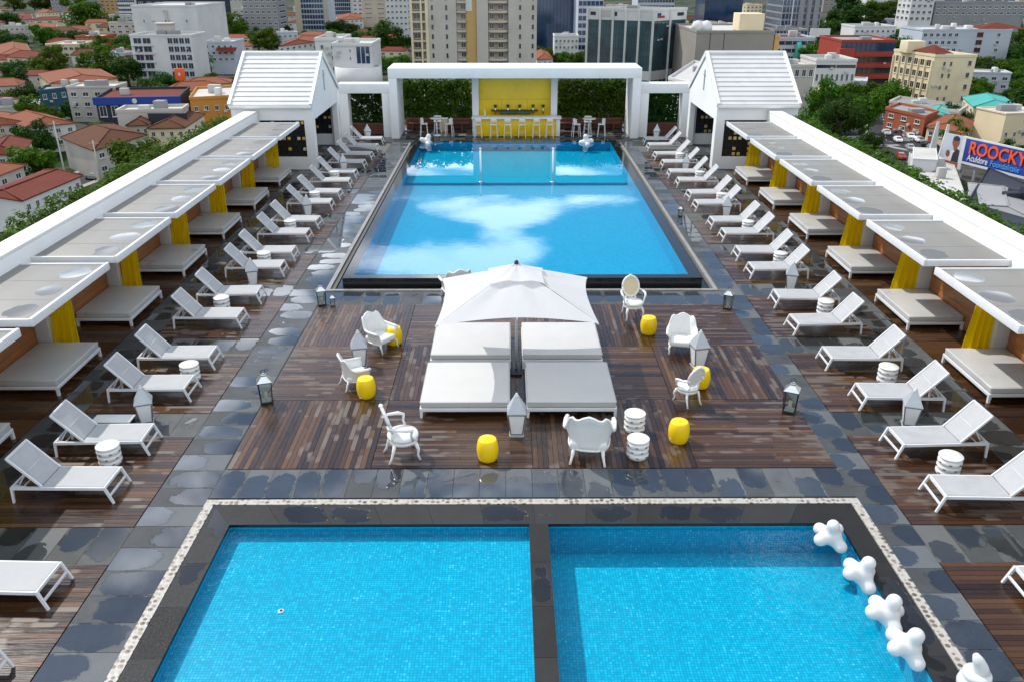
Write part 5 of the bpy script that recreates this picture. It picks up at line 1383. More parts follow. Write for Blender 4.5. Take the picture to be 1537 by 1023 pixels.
foot = quad(*pq([(1003,124),(1058,138),(1090,108)], -19)); t, f, h = block('shop', 'low white building with blue sign band in front of the white glazed office', 'building', foot, -17.5, F['white'], F['rooflight'], seed=9)
u = (Vector(f[1])-Vector(f[0])).normalized(); nrm = Vector((u.y,-u.x)); L = (Vector(f[1])-Vector(f[0])).length
plate(f[0], u, nrm, L*.32, L*.98, h-4.0, h-2.4, F['blue'], 'sign_band', t); plate(f[0], u, nrm, L*.16, L*.30, h-4.0, h-2.4, F['beige'], 'sign_plate', t)
foot, zt = rect(440, 1160, 1213, 44, 14); t, f, h = block('low_office', 'low blue glazed office under the ribbed grey tower', 'building', foot, zt, F['grey'], seed=2); bands(t, f[0], f[1], h-7, h-1, 2, .7, 1.6)
foot, zt = rect(390, 1168, 1224, 56, 22); t, f, h = block('parking_block', 'grey parking block with reddish roof right of the ochre slab', 'building', foot, zt, F['bluewhite'], F['tile_red'], seed=6); bands(t, f[0], f[1], h-14, h-1, 4, .5, 3, F['glass'])
q = MB(); q.tube([(0,f[0][1]-1,h-12),(1.5,f[0][1]-1,h-7),(1.0,f[0][1]-1,h-2)], [2.2,1.9,1.0], 10); q.build('green_tarp', F['teal'], t)
foot, zt = rect(330, 1264, 1346, 60, 24)
t, f, h = block('red_office', 'red banded office with dark glass top floor behind the cream hotel', 'building', foot, zt, F['red'], F['roofgrey'], short='the red banded office', seed=5)
for k in range(5): put('window_band', band_mesh(f[0], f[1], h-4.0-4.0*k, 2.1 if k else 2.9, .08, 1.8, F['glass_blue'] if k == 0 else F['glass'], F['dark']), t)
for k in range(4): q = MB(); q.bbox((f[0][0]-.6, f[0][1]-1.0, h-6.0-4.0*k), (f[1][0]+.4, f[0][1]-.003, h-4.6-4.0*k), .05); q.build('spandrel', F['red'], t)
q = MB(); q.bbox((f[0][0]-.8,f[0][1]-1.6,0),(f[0][0]+5,f[0][1]+2,h-3), .1); q.build('stair_tower', F['red'], t)
foot, zt = rect(285, 1226, 1287, 89, 16); t, f, h = block('long_white_block', 'long low white building with dark ribbon window behind the big dark tree', 'building', foot, zt, F['white'], short='the long white building', seed=7); put('window_band', band_mesh(f[0], f[1], h-2.8, 1.0, .06, 6, F['glass'], F['white']), t); facade(t, f[0], f[1], h-8, h-4, 8, 1, .5, .55)
foot, zt = rect(262, 1172, 1224, 97, 14); t, f, h = block('market_hall', 'white tent roofed hall beside the right cabin roof', 'building', foot, zt, F['pale'], F['rooflight'], seed=3); facade(t, f[0], f[1], h-4.5, h-1, 5, 1, .6, .6)
foot, zt = rect(430, 1284, 1346, 39, 18); t, f, h = block('white_block', 'white stepped block with dark openings behind the red banded office', 'building', foot, zt, F['white'], units=4, seed=12, short='the white stepped block'); facade(t, f[0], f[1], h-10, h-1, 8, 3, .5, .4)
# cream hotel
zc = onY(1404, 82, 285).z
a, c, d_ = [Vector(P(x,y,zc)[:2]) for x, y in ((1343,73.5),(1404,82),(1467,82))]
foot = [tuple(c), tuple(d_), tuple(a+d_-c), tuple(a)]
t, f, h = block('cream_hotel', 'cream five storey block with red roof terrace at the right', 'building', foot, zc, F['cream'], F['rooflight'], short='the cream hotel', units=2, seed=2)
zl = h-19.6
facade(t, f[3], f[0], zl, h-1.0, 6, 5, .66, .58, F['cream'], F['glass'], .05, .97, .2)
facade(t, f[0], f[1], zl, h-1.0, 2, 5, .35, .36, F['pale'], F['glass'], .18, .50, .3); facade(t, f[0], f[1], zl, h-1.0, 1, 5, .5, .45, F['pale'], F['glass'], .78, .95, .3)
for k in range(7):
    p = Vector(f[3])+(Vector(f[0])-Vector(f[3]))*(.02+.96*k/6); u = (Vector(f[0])-Vector(f[3])).normalized(); n_ = Vector((u.y,-u.x)); q = MB(); q.bar((*(p+n_*.2),0),(*(p+n_*.2),h-2), .45, .5); q.build('pilaster', F['cream'], t)
q = MB(); A, B = Vector(f[3])*.55+Vector(f[0])*.45, Vector(f[0]); E = (Vector(f[1])-Vector(f[0]))*.45
pts = [A, B, B+E, A+E]; ctr = sum((Vector((*p,h+2.6)) for p in pts), Vector((0,0,0)))/4
q.poly([(*p, h+.2) for p in pts]+[ctr], [(0,1,4),(1,2,4),(2,3,4),(3,0,4),(3,2,1,0)]); q.build('roof_pavilion', F['tile_red'], t)
q = MB(); q.bbox((a.x-c.x)*.0 and (0,0,0) or (-9,1,h-.6), (-3,7,h+3.2), .1); q.build('stair_tower', F['cream'], t)
# cool white long block
foot, zt = rect(400, 1386, 1520, 44, 24)
t, f, h = block('white_long_block', 'cool white long block with a red roof patch behind the cream hotel', 'building', foot, zt, F['bluewhite'], F['rooflight'], short='the cool white long block', units=5, seed=21)
facade(t, f[0], f[1], h-14, h-1, 6, 4, .6, .5, None, None, 0, .42); facade(t, f[0], f[1], h-14, h-1, 1, 4, .7, .6, F['red'], None, .60, .70); facade(t, f[0], f[1], h-14, h-1, 1, 4, .5, .5, None, None, .82, .9)
q = MB(); q.poly([(f[0][0]+26,f[0][1]+1,h+.1),(f[0][0]+48,f[0][1]+1,h+.1),(f[0][0]+48,f[0][1]+14,h+.1),(f[0][0]+26,f[0][1]+14,h+.1),(f[0][0]+37,f[0][1]+8,h+2.4)], [(0,1,4),(1,2,4),(2,3,4),(3,0,4),(3,2,1,0)]); q.build('roof_pavilion', F['tile_red'], t)
# brick building, flat roofs, teal roofs
foot = quad(*pq([(1330,163),(1389,176),(1408,168)], -28)); t, f, h = block('brick_house', 'red brick low building with grey flat roof below the cream hotel', 'building', foot, -27.6, F['brick'], F['roofgrey'], seed=5, short='the red brick building'); facade(t, f[0], f[1], h-6, h-.8, 3, 2, .4, .45); facade(t, f[3], f[0], h-6, h-.8, 3, 2, .5, .45)
foot = quad(*pq([(1336,151),(1440,166),(1452,158)], -28)); t, f, h = block('shed', 'long shed with pale grey roof behind the red brick building', 'shed', foot, -28, F['pale'], F['roofgrey'], seed=15); facade(t, f[0], f[1], h-4, h-1, 8, 1, .5, .5)
foot = quad(*pq([(1462,160),(1528,160),(1508,146)], -28)); house('building with shallow teal roof behind the cream box', foot, -28, 1.6, F['cream'], F['teal'], .3, short='the teal roof', win=(4,1))
foot = quad(*pq([(1384,170),(1424,173),(1432,163)], -29)); house('small building with teal roof beside the red brick building', foot, -29, 1.0, F['white'], F['teal'], .2, win=(3,1))
foot = quad(*pq([(1392,190),(1450,200),(1462,182)], -29.5)); house('salmon low house with tiled roof between brick building and cream box', foot, -29.5, 1.4, F['cream'], F['tile_orange'], .3, win=(4,1))
a, c, d_ = [Vector(P(x,y,-25)[:2]) for x, y in ((1467,161),(1511,170),(1575,168))]; foot = [tuple(c), tuple(d_), tuple(a+d_-c), tuple(a)]
t, f, h = block('cream_box', 'windowless cream box building behind the billboard', 'building', foot, -25, F['cream'], F['rooflight'], rim=.4, short='the cream box', seed=3); facade(t, f[0], f[1], h-7, h-4, 5, 1, .3, .4)
foot = quad(*pq([(1369,248),(1405,250),(1403,233)], -30)); block('plant_room', 'small white roof room in front of the billboard', 'building', foot, -28.5, F['white'], F['rooflight'], units=0, rim=.2)
foot = quad(*pq([(1372,276),(1452,302),(1432,248)], -31)); block('flat_roof_block', 'low pale flat roofed building under the billboard, beyond the right hedge', 'building', foot, -31, F['rooflight'], F['rooflight'], rim=.3, seed=44, short='the pale flat roof')
foot = quad(*pq([(1440,322),(1580,400),(1600,300)], -29)); block('dark_warehouse', 'dark blue warehouse roof below the billboard at the right edge', 'building', foot, -29, F['dark'], F['dark'], rim=.4, seed=41, units=4, unitmat=F['dark'])
foot = quad(*pq([(1462,306),(1570,338),(1552,302)], -29.5)); house('grey ridged shed roof below the billboard', foot, -29.5, 1.2, F['dark'], F['grey'], .1, win=(3,1), door=False)

# --- billboard: portrait panel and blue lettered panel
A = onY(1451, 208, 186); ang = math.atan2(-34, 31); 
B_ = P(1580, 236.5, A.z); A2 = Vector((A.x, A.y)); B2 = Vector((B_.x, B_.y)); u = (B2-A2).normalized(); L = (B2-A2).length
t = thing('billboard', 'big billboard with orange letters on blue and a man in a waistcoat', 'billboard', (A.x, A.y, GZ), math.atan2(u.y, u.x)); MARKS.append((A.x, A.y, 'the billboard')); OCC.append(((A.x+B_.x)/2, (A.y+B_.y)/2, 18))
zt = A.z-GZ; zb = zt-5.0
b = MB(); b.box((0, .02, zb), (L, .35, zt)); b.build('blue_panel', plain('billboard_blue', (.012,.045,.30), .5, .35, .12), t)
b = MB(); b.box((0, 0, zt+.003), (L, .4, zt+.35)); b.box((0, -.02, zb-.5), (L, .5, zb-.003)); b.box((-.9, -.02, zb-2.0), (-.003, .5, zt+.35)); b.build('frame', F['white'], t)
b = MB(); [b.box((s*L/6-.2, .36, 0), (s*L/6+.2, .8, zt-.5)) for s in range(7)]; b.build('post', F['grey'], t)
b = MB(); b.box((-6.2, .02, zb-1.6), (-.905, .35, zt+.2)); pp = b.build('portrait_panel', F['bluewhite'], t)
def disc(mb, cx, cz, rx, rz, y, n=24): mb.poly([(cx+rx*math.cos(2*math.pi*i/n), y, cz+rz*math.sin(2*math.pi*i/n)) for i in range(n)], [tuple(range(n))[::-1]])
b = MB(); disc(b, -2.6, zt-1.25, 1.05, 1.35, .005); disc(b, -2.5, zt-2.6, .55, .7, .009); disc(b, -4.3, zt-4.1, .6, .8, .004); b.build('portrait_face', plain('poster_skin', (.20,.07,.04), .6, .2, .6), pp)
b = MB(); b.poly([(-5.4,.012,zb-1.5),(-1.0,.012,zb-1.5),(-1.1,.012,zt-3.0),(-2.2,.012,zt-2.7),(-3.4,.012,zt-3.3),(-5.0,.012,zt-4.6)], [(0,1,2,3,4,5)]); b.build('portrait_shirt', F['white'], pp)
b = MB(); b.poly([(-3.1,.0,zb-.6),(-1.1,.0,zb-.6),(-1.15,.0,zt-2.9),(-2.0,.0,zt-2.7),(-2.9,.0,zt-3.8)], [(0,1,2,3,4)]); b.build('portrait_waistcoat', F['dark'], pp)
b = MB(); disc(b, -2.6, zt-.55, .95, .55, -.001); b.build('portrait_hair', F['dark'], pp)
b = MB(); b.box((-6.2,-.05,zb-1.6),(-.95,-.002,zb-.62)); b.build('portrait_strip', F['brick'], pp)
def lettering(body, size, x, z, mt, nm, ext=.06, sp=1.0, bevel=0.0, off=0.0, fit=None):
    cu = bpy.data.curves.new(nm, 'FONT'); cu.body = body; cu.size = size; cu.extrude = ext; cu.space_character = sp; cu.offset = off
    o = bpy.data.objects.new('tmp', cu); C.objects.link(o); bpy.context.view_layer.update()
    me = bpy.data.meshes.new_from_object(o.evaluated_get(bpy.context.evaluated_depsgraph_get())); bpy.data.objects.remove(o)
    me.materials.clear(); me.materials.append(mt); q = put(nm, me, t, (x, -.08, z)); q.rotation_euler = (R(90), 0, 0)
    if fit: xs = [v.co.x for v in me.vertices]; q.scale.x = fit*L/(max(xs)-min(xs))
    return q
lt = plain('sign_orange', (.80,.09,.008), .45, .06, .3)
lettering('ROOCKY2', 3.7, 1.3, zt-3.0, lt, 'headline', .10, 1.0, off=.06, fit=.755)
lettering('ROOCKY2', 3.7, 1.42, zt-3.12, F['dark'], 'headline_shadow', .02, 1.0, off=.06, fit=.755)
lettering('Aculdore', 1.9, .06*L, zb+.45, F['white'], 'subtitle', .04, .95, off=.02, fit=.26)
lettering('Foondalitsiie', 1.75, .35*L, zb+.45, plain('sign_lightblue', (.10,.36,.70), .5, .05, .3), 'subtitle', .04, fit=.34)
# two small white obelisk signs beside the billboard and the blank white hoarding
for i, (x, y, w) in enumerate(((1400,224,'farther from the billboard'), (1415,229,'next to the billboard'))):
    p = P(x, y, -31); t2 = thing('pylon_sign', 'slim white pylon sign %s' % w, 'sign', (p.x, p.y, GZ)); q = MB(); q.poly([(-1,-.4,0),(1,-.4,0),(1,.4,0),(-1,.4,0),(-.25,-.15,9.5),(.25,-.15,9.5),(.25,.15,9.5),(-.25,.15,9.5)], [(3,2,1,0),(4,5,6,7),(0,1,5,4),(1,2,6,5),(2,3,7,6),(3,0,4,7)]); q.build('pylon', F['white'], t2); q = MB(); q.bbox((-1.3,-.7,-.0),(1.3,.7,.6), .05); q.build('base', F['grey'], t2)
p = onY(1217, 43, 400); p2 = onY(1247, 43, 400); t2 = thing('hoarding', 'blank white hoarding board below the ribbed grey tower', 'billboard', (p.x, p.y, GZ)); zz = p.z-GZ
q = MB(); q.box((0,0,zz-3.6),(p2.x-p.x,.4,zz)); q.build('board', F['white'], t2); q = MB(); [q.box((s,.41,0),(s+.4,.8,zz-.5)) for s in (1,p2.x-p.x-1.5)]; q.build('post', F['grey'], t2)

# --- the low town on the left, near to far
foot = quad(*pq([(33,300),(119,264),(64,256)], -27.2)); house('long low building with big dark red roof, lower left', foot, -27.2, 1.0, F['white'], F['tile_red'], .15, short='the long dark red roof', win=(7,1))
foot = quad(*pq([(140,225),(217,202),(170,186)], -26.8)); house('large brown hipped roof house with shaded veranda above the left hedge', foot, -26.8, 2.2, F['pale'], F['tile_brown'], .55, short='the brown hipped roof', win=(4,2))
foot = quad(*pq([(40,190),(112,184),(70,172)], -27)); house('white house with pale orange roof behind the brown hipped roof', foot, -27, 1.8, F['white'], F['tile_orange'], .3, short='the pale orange roof', win=(4,2))
foot = quad(*pq([(-40,189),(42,184),(30,172)], -27)); house('long orange roofed house cut by the left edge', foot, -27, 1.6, F['pale'], F['tile_orange'], .2, win=(5,2))
foot = quad(*pq([(-30,232),(33,230),(46,211)], -27.5)); house('red roofed white house at the left edge beside a big tree', foot, -27.5, 1.6, F['white'], F['tile_red'], .25, short='the red roofed white house', win=(3,2))
foot = quad(*pq([(222,192),(277,191),(306,172)], -27)); house('low cream house with brown red roof close to the left hedge', foot, -27, 1.7, F['cream'], F['tile_brown'], .3, short='the cream house', win=(4,1))
foot = quad(*pq([(190,188),(222,187),(236,175)], -27)); house('small red brown roof between the hipped roof and the cream house', foot, -27, 1.4, F['pale'], F['tile_brown'], .3, win=(3,1))
foot = quad(*pq([(174,165),(272,163),(282,156)], -24)); t, f, h = block('low_block', 'grey walled flat block with a dark blue bay beyond the cream house', 'building', foot, -24, F['pale'], F['rooflight'], seed=31, short='the flat grey block'); plate(f[0], Vector((1,0)), Vector((0,-1)), 8, 18, h-7, h-.9, F['dark'], 'dark_bay', t)
foot = quad(*pq([(142,147),(268,145),(284,130)], -24)); t, f, h = block('blue_shop', 'shop with a long blue fascia and reddish roof in front of the white apartment block', 'building', foot, -24, F['dark'], F['tile_red'], seed=33, units=1, short='the blue fascia shop')
u = (Vector(f[1])-Vector(f[0])).normalized(); nrm = Vector((u.y,-u.x)); L = (Vector(f[1])-Vector(f[0])).length; plate(f[0], u, nrm, -.5, L+.5, h-2.0, h+.1, F['blue'], 'fascia', t, .6); facade(t, f[0], f[1], h-6.5, h-2.2, 7, 1, .6, .7)
q = MB(); p = Vector(f[0])+u*L*.48; disc(q, p.x, h-.95, .7, .7, p.y-.9); q.build('logo_disc', F['white'], t)
foot = quad(*pq([(284,146),(346,143),(352,128)], -24)); t, f, h = block('orange_hall', 'orange walled hall with pale roof beside the left cabin', 'building', foot, -24, F['orange'], F['rooflight'], seed=35, short='the orange hall'); facade(t, f[0], f[1], h-5, h-1.5, 4, 1, .4, .4)
foot = quad(*pq([(76,125),(176,117),(150,104)], -26)); house('wide terracotta roofed house above the blue wall', foot, -26, 1.6, F['cream'], F['tile_orange'], .25, short='the wide terracotta roof', win=(6,1))
foot = quad(*pq([(58,138),(128,130),(134,123)], -27)); t, f, h = block('blue_wall_house', 'dark building with a blue painted wall below the terracotta roof', 'building', foot, -26.5, F['bluewall'], F['roofgrey'], seed=36); facade(t, f[0], f[1], h-4, h-.8, 5, 1, .4, .5)
foot, zt = rect(470, 68, 118, 66, 22); t, f, h = block('yellow_block', 'pale yellow balcony block among the far red roofs at the left', 'building', foot, zt, F['cream'], F['rooflight'], seed=37, short='the pale yellow block'); facade(t, f[0], f[1], h-10.5, h-1, 6, 3, .7, .5)
foot, zt = rect(505, 112, 154, 54, 18); t, f, h = block('brick_block', 'brick block with flat white roof behind the pale yellow block', 'building', foot, zt, F['brick'], F['rooflight'], seed=38); facade(t, f[0], f[1], h-7, h-1, 6, 2, .5, .5)
foot = quad(*pq([(0,82),(48,80),(40,66)], -27)); house('orange roofed house left of the pale yellow block', foot, -27, 2, F['white'], F['tile_orange'], .35, win=(5,1))
foot = quad(*pq([(24,30),(50,29),(47,21)], -27)); house('two storey house with red roof on the far left slope', foot, -27, 1.6, F['pale'], F['tile_red'], .3, win=(4,2), short='the far red slope roof')
foot = quad(*pq([(38,44),(85,42),(86,36)], -28)); house('long white house with orange roof below the far red slope roof', foot, -28, 1.2, F['white'], F['tile_orange'], .15, win=(7,1))
foot = quad(*pq([(418,70),(470,63),(480,56)], -26)); house('white rounded villa with salmon roof left of the white terrace house', foot, -26, 2, F['white'], F['tile_orange'], .3, win=(6,1), short='the salmon roof villa')
foot = quad(*pq([(372,86),(452,84),(450,78)], -27)); house('salmon roof just above the left cabin ridge', foot, -27, 1.2, F['white'], F['tile_orange'], .2, win=(6,1))
foot, zt = rect(255, 472, 512, 57, 16); t, f, h = block('terrace_house', 'white stepped terrace building behind the left cabin gable, taller part', 'building', foot, zt, F['white'], F['rooflight'], seed=61, short='the white terrace house'); facade(t, f[0], f[1], h-10, h-1, 2, 3, .3, .4, None, None, .05, .85)
foot, zt = rect(245, 498, 557, 65, 18); t, f, h = block('terrace_house', 'white building with one dark gridded window behind the left cabin gable', 'building', foot, zt, F['white'], F['rooflight'], seed=62)
put('window_band', band_mesh(Vector(f[0])+Vector((6.5,0)), Vector(f[0])+Vector((10.5,0)), h-5.4, 4.4, .08, 1.3, F['glass_blue'], F['white']), t); facade(t, f[0], f[1], h-5, h-1, 1, 2, .3, .4, None, None, .4, .5)
b = MB()
c_ = Vector(f[0])*.4+Vector(f[1])*.6
for k, (r, z0, z1) in enumerate(((6.5,h-12,h-6.2),(7.3,h-20,h-12.4))): b.lathe([(0,z0),(r,z0),(r,z1),(r-.4,z1),(r-.4,z1-.6),(0,z1-.6)], 30, c=(c_.x, c_.y+1.5, 0))
b.build('round_terrace', F['white'], t)
foot, zt = rect(390, 305, 350, 62, 16); t, f, h = block('mural_block', 'low pale block with red awning beside the white apartment block', 'building', foot, zt, F['bluewhite'], F['rooflight'], seed=63); facade(t, f[0], f[1], h-9, h-1, 5, 3, .5, .45)
q = MB(); q.poly([(-1,f[0][1]-2.5,h-4),(8,f[0][1]-2.5,h-4),(8,f[0][1],h-2.6),(-1,f[0][1],h-2.6)], [(0,1,2,3),(3,2,1,0)]); q.build('awning', F['red'], t)
foot = quad(*pq([(806,89),(830,88),(822,78)], -24)); house('small house with red roof right of the beige tower', foot, -24, 1.6, F['white'], F['tile_orange'], .3, win=(3,1))
foot = quad(*pq([(505,30),(545,28),(542,22)], -26)); house('white villa with red roof under the blank beige slab', foot, -26, 2, F['white'], F['tile_orange'], .3, win=(6,2))
# red-orange sign on a pole by the white apartment block, two slim utility poles
p = P(270, 150, GZ); p = onY(268, 103, 300); t2 = thing('pole_sign', 'red orange sign board on a tall pole before the white apartment block', 'sign', (p.x, p.y, GZ)); zz = p.z-GZ
q = MB(); q.bbox((-1.5,-.3,zz-4),(1.9,.3,zz), .1); q.build('board', plain('sign_red', (.72,.10,.02), .5, .06, .5), t2); q = MB(); q.tube([(.2,0,0),(.2,0,zz-4)], .25, 8); q.build('pole', F['grey'], t2); q = MB(); q.bbox((-.3,-.36,zz-2.4),(.4,-.302,zz-1.4), .02); q.build('emblem', F['white'], t2)
for (x, y0_, y1_, D_, w) in ((139,211,261,172,'in front of the brown hipped roof'), (80,182,260,172,'beside the tree, left of the brown hipped roof')):
    p = onY(x, y0_, D_); t2 = thing('utility_pole', 'slim pale utility pole %s' % w, 'pole', (p.x, p.y, GZ)); q = MB(); q.tube([(0,0,0),(0,0,p.z-GZ)], [.2,.12], 8); q.build('pole', F['pale'], t2); q = MB(); q.bar((-1.1,0,p.z-GZ-.6),(1.1,0,p.z-GZ-.6), .14); q.build('crossarm', F['taupe'], t2)
p = P(1262, 214, GZ); t2 = thing('street_lamp', 'street lamp with two arms before the big dark tree by the car park', 'street lamp', (p.x, p.y, GZ)); q = MB(); q.tube([(0,0,0),(0,0,7.6)], [.14,.09], 8); q.build('pole', F['taupe'], t2)
for s in (-1,1): q = MB(); q.bar((0,0,7.5),(s*1.2,0,7.8), .1); q.bbox((s*1.2-.35,-.18,7.75),(s*1.2+.35,.18,7.9), .04); q.build('lamp_head', F['pale'], t2)

# ------------------------------------------------------------------ trees
def crown_mesh(seed, r, hgt, n, leaf, mt, flat=.7, lumps=16):
    rng = random.Random(seed); mb = MB(); cs = []
    for i in range(lumps):
        a = rng.uniform(0, 6.28); q = r*.72*math.sqrt(rng.uniform(0,1)); z = hgt*(.5 + .38*rng.uniform(-1,1)*(1-q/r*.5))
        rr = r*rng.uniform(.26,.46); cs.append((q*math.cos(a), q*math.sin(a), z, rr))
    for x, y, z, rr in cs: leafball(mb, n//lumps, (x,y,z), (rr, rr, rr*flat), leaf, rng=rng)
    return mb.mesh('crown', mt), cs
def trunk_mesh(seed, hgt, r, cs):
    rng = random.Random(seed+50); b = MB(); top = Vector((0,0,hgt*.42))
    b.tube([(0,0,0),(.1*r*.2,.05,hgt*.2),top], [r*.085,r*.065,r*.055], 8)
    for x, y, z, rr in cs[:7]: b.tube([top-Vector((0,0,.4)), Vector((x*.5,y*.5,(top.z+z)/2+.3)), Vector((x,y,z))], [r*.045,r*.03,r*.012], 5)
    return b.mesh('trunk', M['bark'])
TP = []
for i, (r, h_, fl) in enumerate(((5,8.5,.75),(5.5,7.5,.6),(4.5,9.5,.85),(6,8.5,.7),(4.6,8,.8))):
    for mt in ('leaf','leaf_dark'):
        cm, cs = crown_mesh(i*2+(mt == 'leaf'), r, h_, 3400, .34, M[mt], fl, 20); TP.append((cm, trunk_mesh(i, h_, r, cs), r, h_, mt))
LABCOUNT = {}
def where(x, y):
    m = min(MARKS, key=lambda q: (q[0]-x)**2+(q[1]-y)**2); dx, dy = x-m[0], y-m[1]
    rel = ('behind' if dy > 0 else 'in front of') if abs(dy) > abs(dx)*1.1 else ('on the left of' if dx < 0 else 'on the right of')
    return rel + ' ' + m[2]
def tree(x, y, r, dark=None, z=None, hs=1.0, label=None, group='street trees in the town'):
    k = random.randrange(len(TP)//2)*2 + (1 if (random.random() < .45 if dark is None else dark) else 0)
    cm, tm, r0, h0, mt = TP[k]; s = r/r0
    base = ('dark green' if mt == 'leaf_dark' else 'bright green'); size = 'small' if r < 4.2 else ('broad' if r > 6.5 else 'rounded')
    t = thing('tree', label or '%s %s tree %s' % (base, size, where(x, y)), 'tree', (x, y, GZ if z is None else z), random.uniform(0, 6.28), group)
    t.scale = (s, s, s*hs); put('crown', cm, t); put('trunk', tm, t); OCC.append((x, y, r*.8)); return t
def tree_px(x, y, wpx, dark=None, label=None, hs=1.0, zc=-28):      # x,y: middle of the crown in the survey, wpx its angular width
    p = P(x, y, zc); dep = (p - Vector((0,0,CH))).dot(_F); tree(p.x, p.y, wpx*dep/CF/2, dark, None, hs, label)
for a in ((47,240,84,False,'big bright tree between the red roofed white house and the long dark red roof'), (64,103,52,False,'tall bright round tree before the pale yellow block'), (22,122,50,True,None), (42,142,46,True,None), (55,165,44,True,None), (78,160,30,False,None), (102,150,34,True,None),
          (130,35,66,False,'huge pale spreading tree among the far red roofs'), (12,35,44,True,None), (70,14,50,True,None), (20,8,40,False,None), (182,62,40,False,None), (185,85,34,True,'dark tall tree at the left end of the white apartment block'), (167,95,26,False,None), (10,170,36,True,None), (142,188,24,False,'small yellowish palm like tree behind the brown hipped roof'),
          (350,52,46,False,'big round tree between the big white block and the grey concrete tower'), (305,26,22,True,None), (310,85,26,True,None), (350,110,30,True,None), (585,68,60,True,'large dark tree left of the beige tower, behind the portal'), (603,90,36,False,None), (505,45,36,True,None), (560,50,24,True,None), (430,48,24,True,None), (530,114,60,False,'bright tree top just above the left gateway'), (568,90,30,False,None),
          (845,82,30,False,None), (866,84,34,False,None), (888,86,30,True,None), (825,74,18,True,None), (1062,82,22,False,None), (1084,84,24,True,None), (1075,90,26,False,None), (985,126,34,True,None), (1010,127,28,False,None),
          (1250,52,46,True,None), (1275,42,50,True,None), (1305,40,46,True,None), (1240,68,34,False,None), (1335,36,44,True,None), (1362,22,40,True,None), (1268,22,46,True,None), (1300,22,40,False,None), (1395,18,30,True,None), (1265,75,26,True,None), (1218,26,26,False,None),
          (1352,115,34,True,None), (1338,130,26,True,None), (1428,158,36,True,'dark round tree between the cream hotel and the cream box'), (1448,162,40,True,None), (1402,160,20,True,None), (1485,100,52,True,None), (1515,105,50,False,None), (1500,82,40,True,None), (1530,90,44,True,None), (1470,85,30,True,None), (1534,150,30,False,None), (1490,135,30,False,None), (1520,130,30,True,None),
          (1298,98,18,False,None), (1322,242,30,False,None), (1345,240,34,False,None), (28,98,44,True,None), (4,128,44,True,None), (88,128,26,True,None), (150,70,34,False,None), (112,96,26,True,None), (205,40,30,True,None), (165,118,28,False,None), (235,112,20,False,None), (300,118,24,True,None), (1240,100,26,True,None), (1358,30,46,True,None), (1330,20,44,False,None), (1255,34,40,True,None), (1420,120,20,True,None), (215,178,16,True,None), (10,242,46,True,None), (1330,222,20,True,None), (1378,236,30,False,None), (1412,236,24,False,None)):
    tree_px(a[0], a[1], a[2], a[3], a[4])
for a in ((1235,150,64,'tall bright tree at the left of the grove by the car park'), (1272,128,58,'brightest tall tree in the middle of the grove by the car park'), (1265,165,80,'broad dark tree at the front of the grove by the car park'), (1300,155,70,'broad tree at the right of the grove by the car park'), (1225,178,50,'shaded low tree nearest the right cabin'), (1312,180,44,'low dark tree at the right end of the grove'), (1222,130,40,'tree beside the long white building'), (1285,190,50,'low shaded tree behind the street lamp')):
    tree_px(a[0], a[1], a[2], a[3].find('dark') >= 0 or a[3].find('shaded') >= 0, a[3], 1.25, -25)
# palms by the car park and the salmon house
def palm(x, y, h_, label):
    t = thing('palm_tree', label, 'palm tree', (x, y, GZ)); rng = random.Random(int(x*7+y)); MB().tube([(0,0,0),(.15,.1,h_*.5),(.1,0,h_)], [.24,.18,.16], 8).build('trunk', M['bark'], t); b = MB()
    for i in range(22):
        a = rng.uniform(0,6.28); el_ = rng.uniform(-.1,1.1); L = rng.uniform(2.2,3.0); prev = None
        for k in range(6):
            s = k/5; rr = L*s; z = h_ + L*s*math.sin(el_) - 1.6*s*s*L*.55; p = Vector((math.cos(a)*rr*math.cos(el_*.6), math.sin(a)*rr*math.cos(el_*.6), z)); w = .42*(1-s*.8)
            n_ = Vector((-math.sin(a), math.cos(a), 0))*w
            if prev: b.face([prev[0]-prev[1], p-n_, p-Vector((0,0,-.1)), prev[0]+Vector((0,0,.1))]); b.face([prev[0]+Vector((0,0,.1)), p+Vector((0,0,.1)), p+n_, prev[0]+prev[1]])
            prev = (p, n_)
    b.build('crown', M['leaf'], t); OCC.append((x, y, 2.5))
for x, y, h_, l in ((1433,190,6.5,'palm tree before the salmon tiled house'), (1420,196,4.5,'short palm left of the palm before the salmon house'), (1446,194,5,'palm tree next to the cream box wall'), (1336,226,4.5,'small palm between parked cars in the car park'), (1302,100,8,'palm in front of the red banded office'), (1318,108,7,'palm at the foot of the red banded office'), (146,186,5,'yellowish palm behind the brown hipped roof')):
    p = P(x, y, -29); palm(p.x, p.y, h_, l)

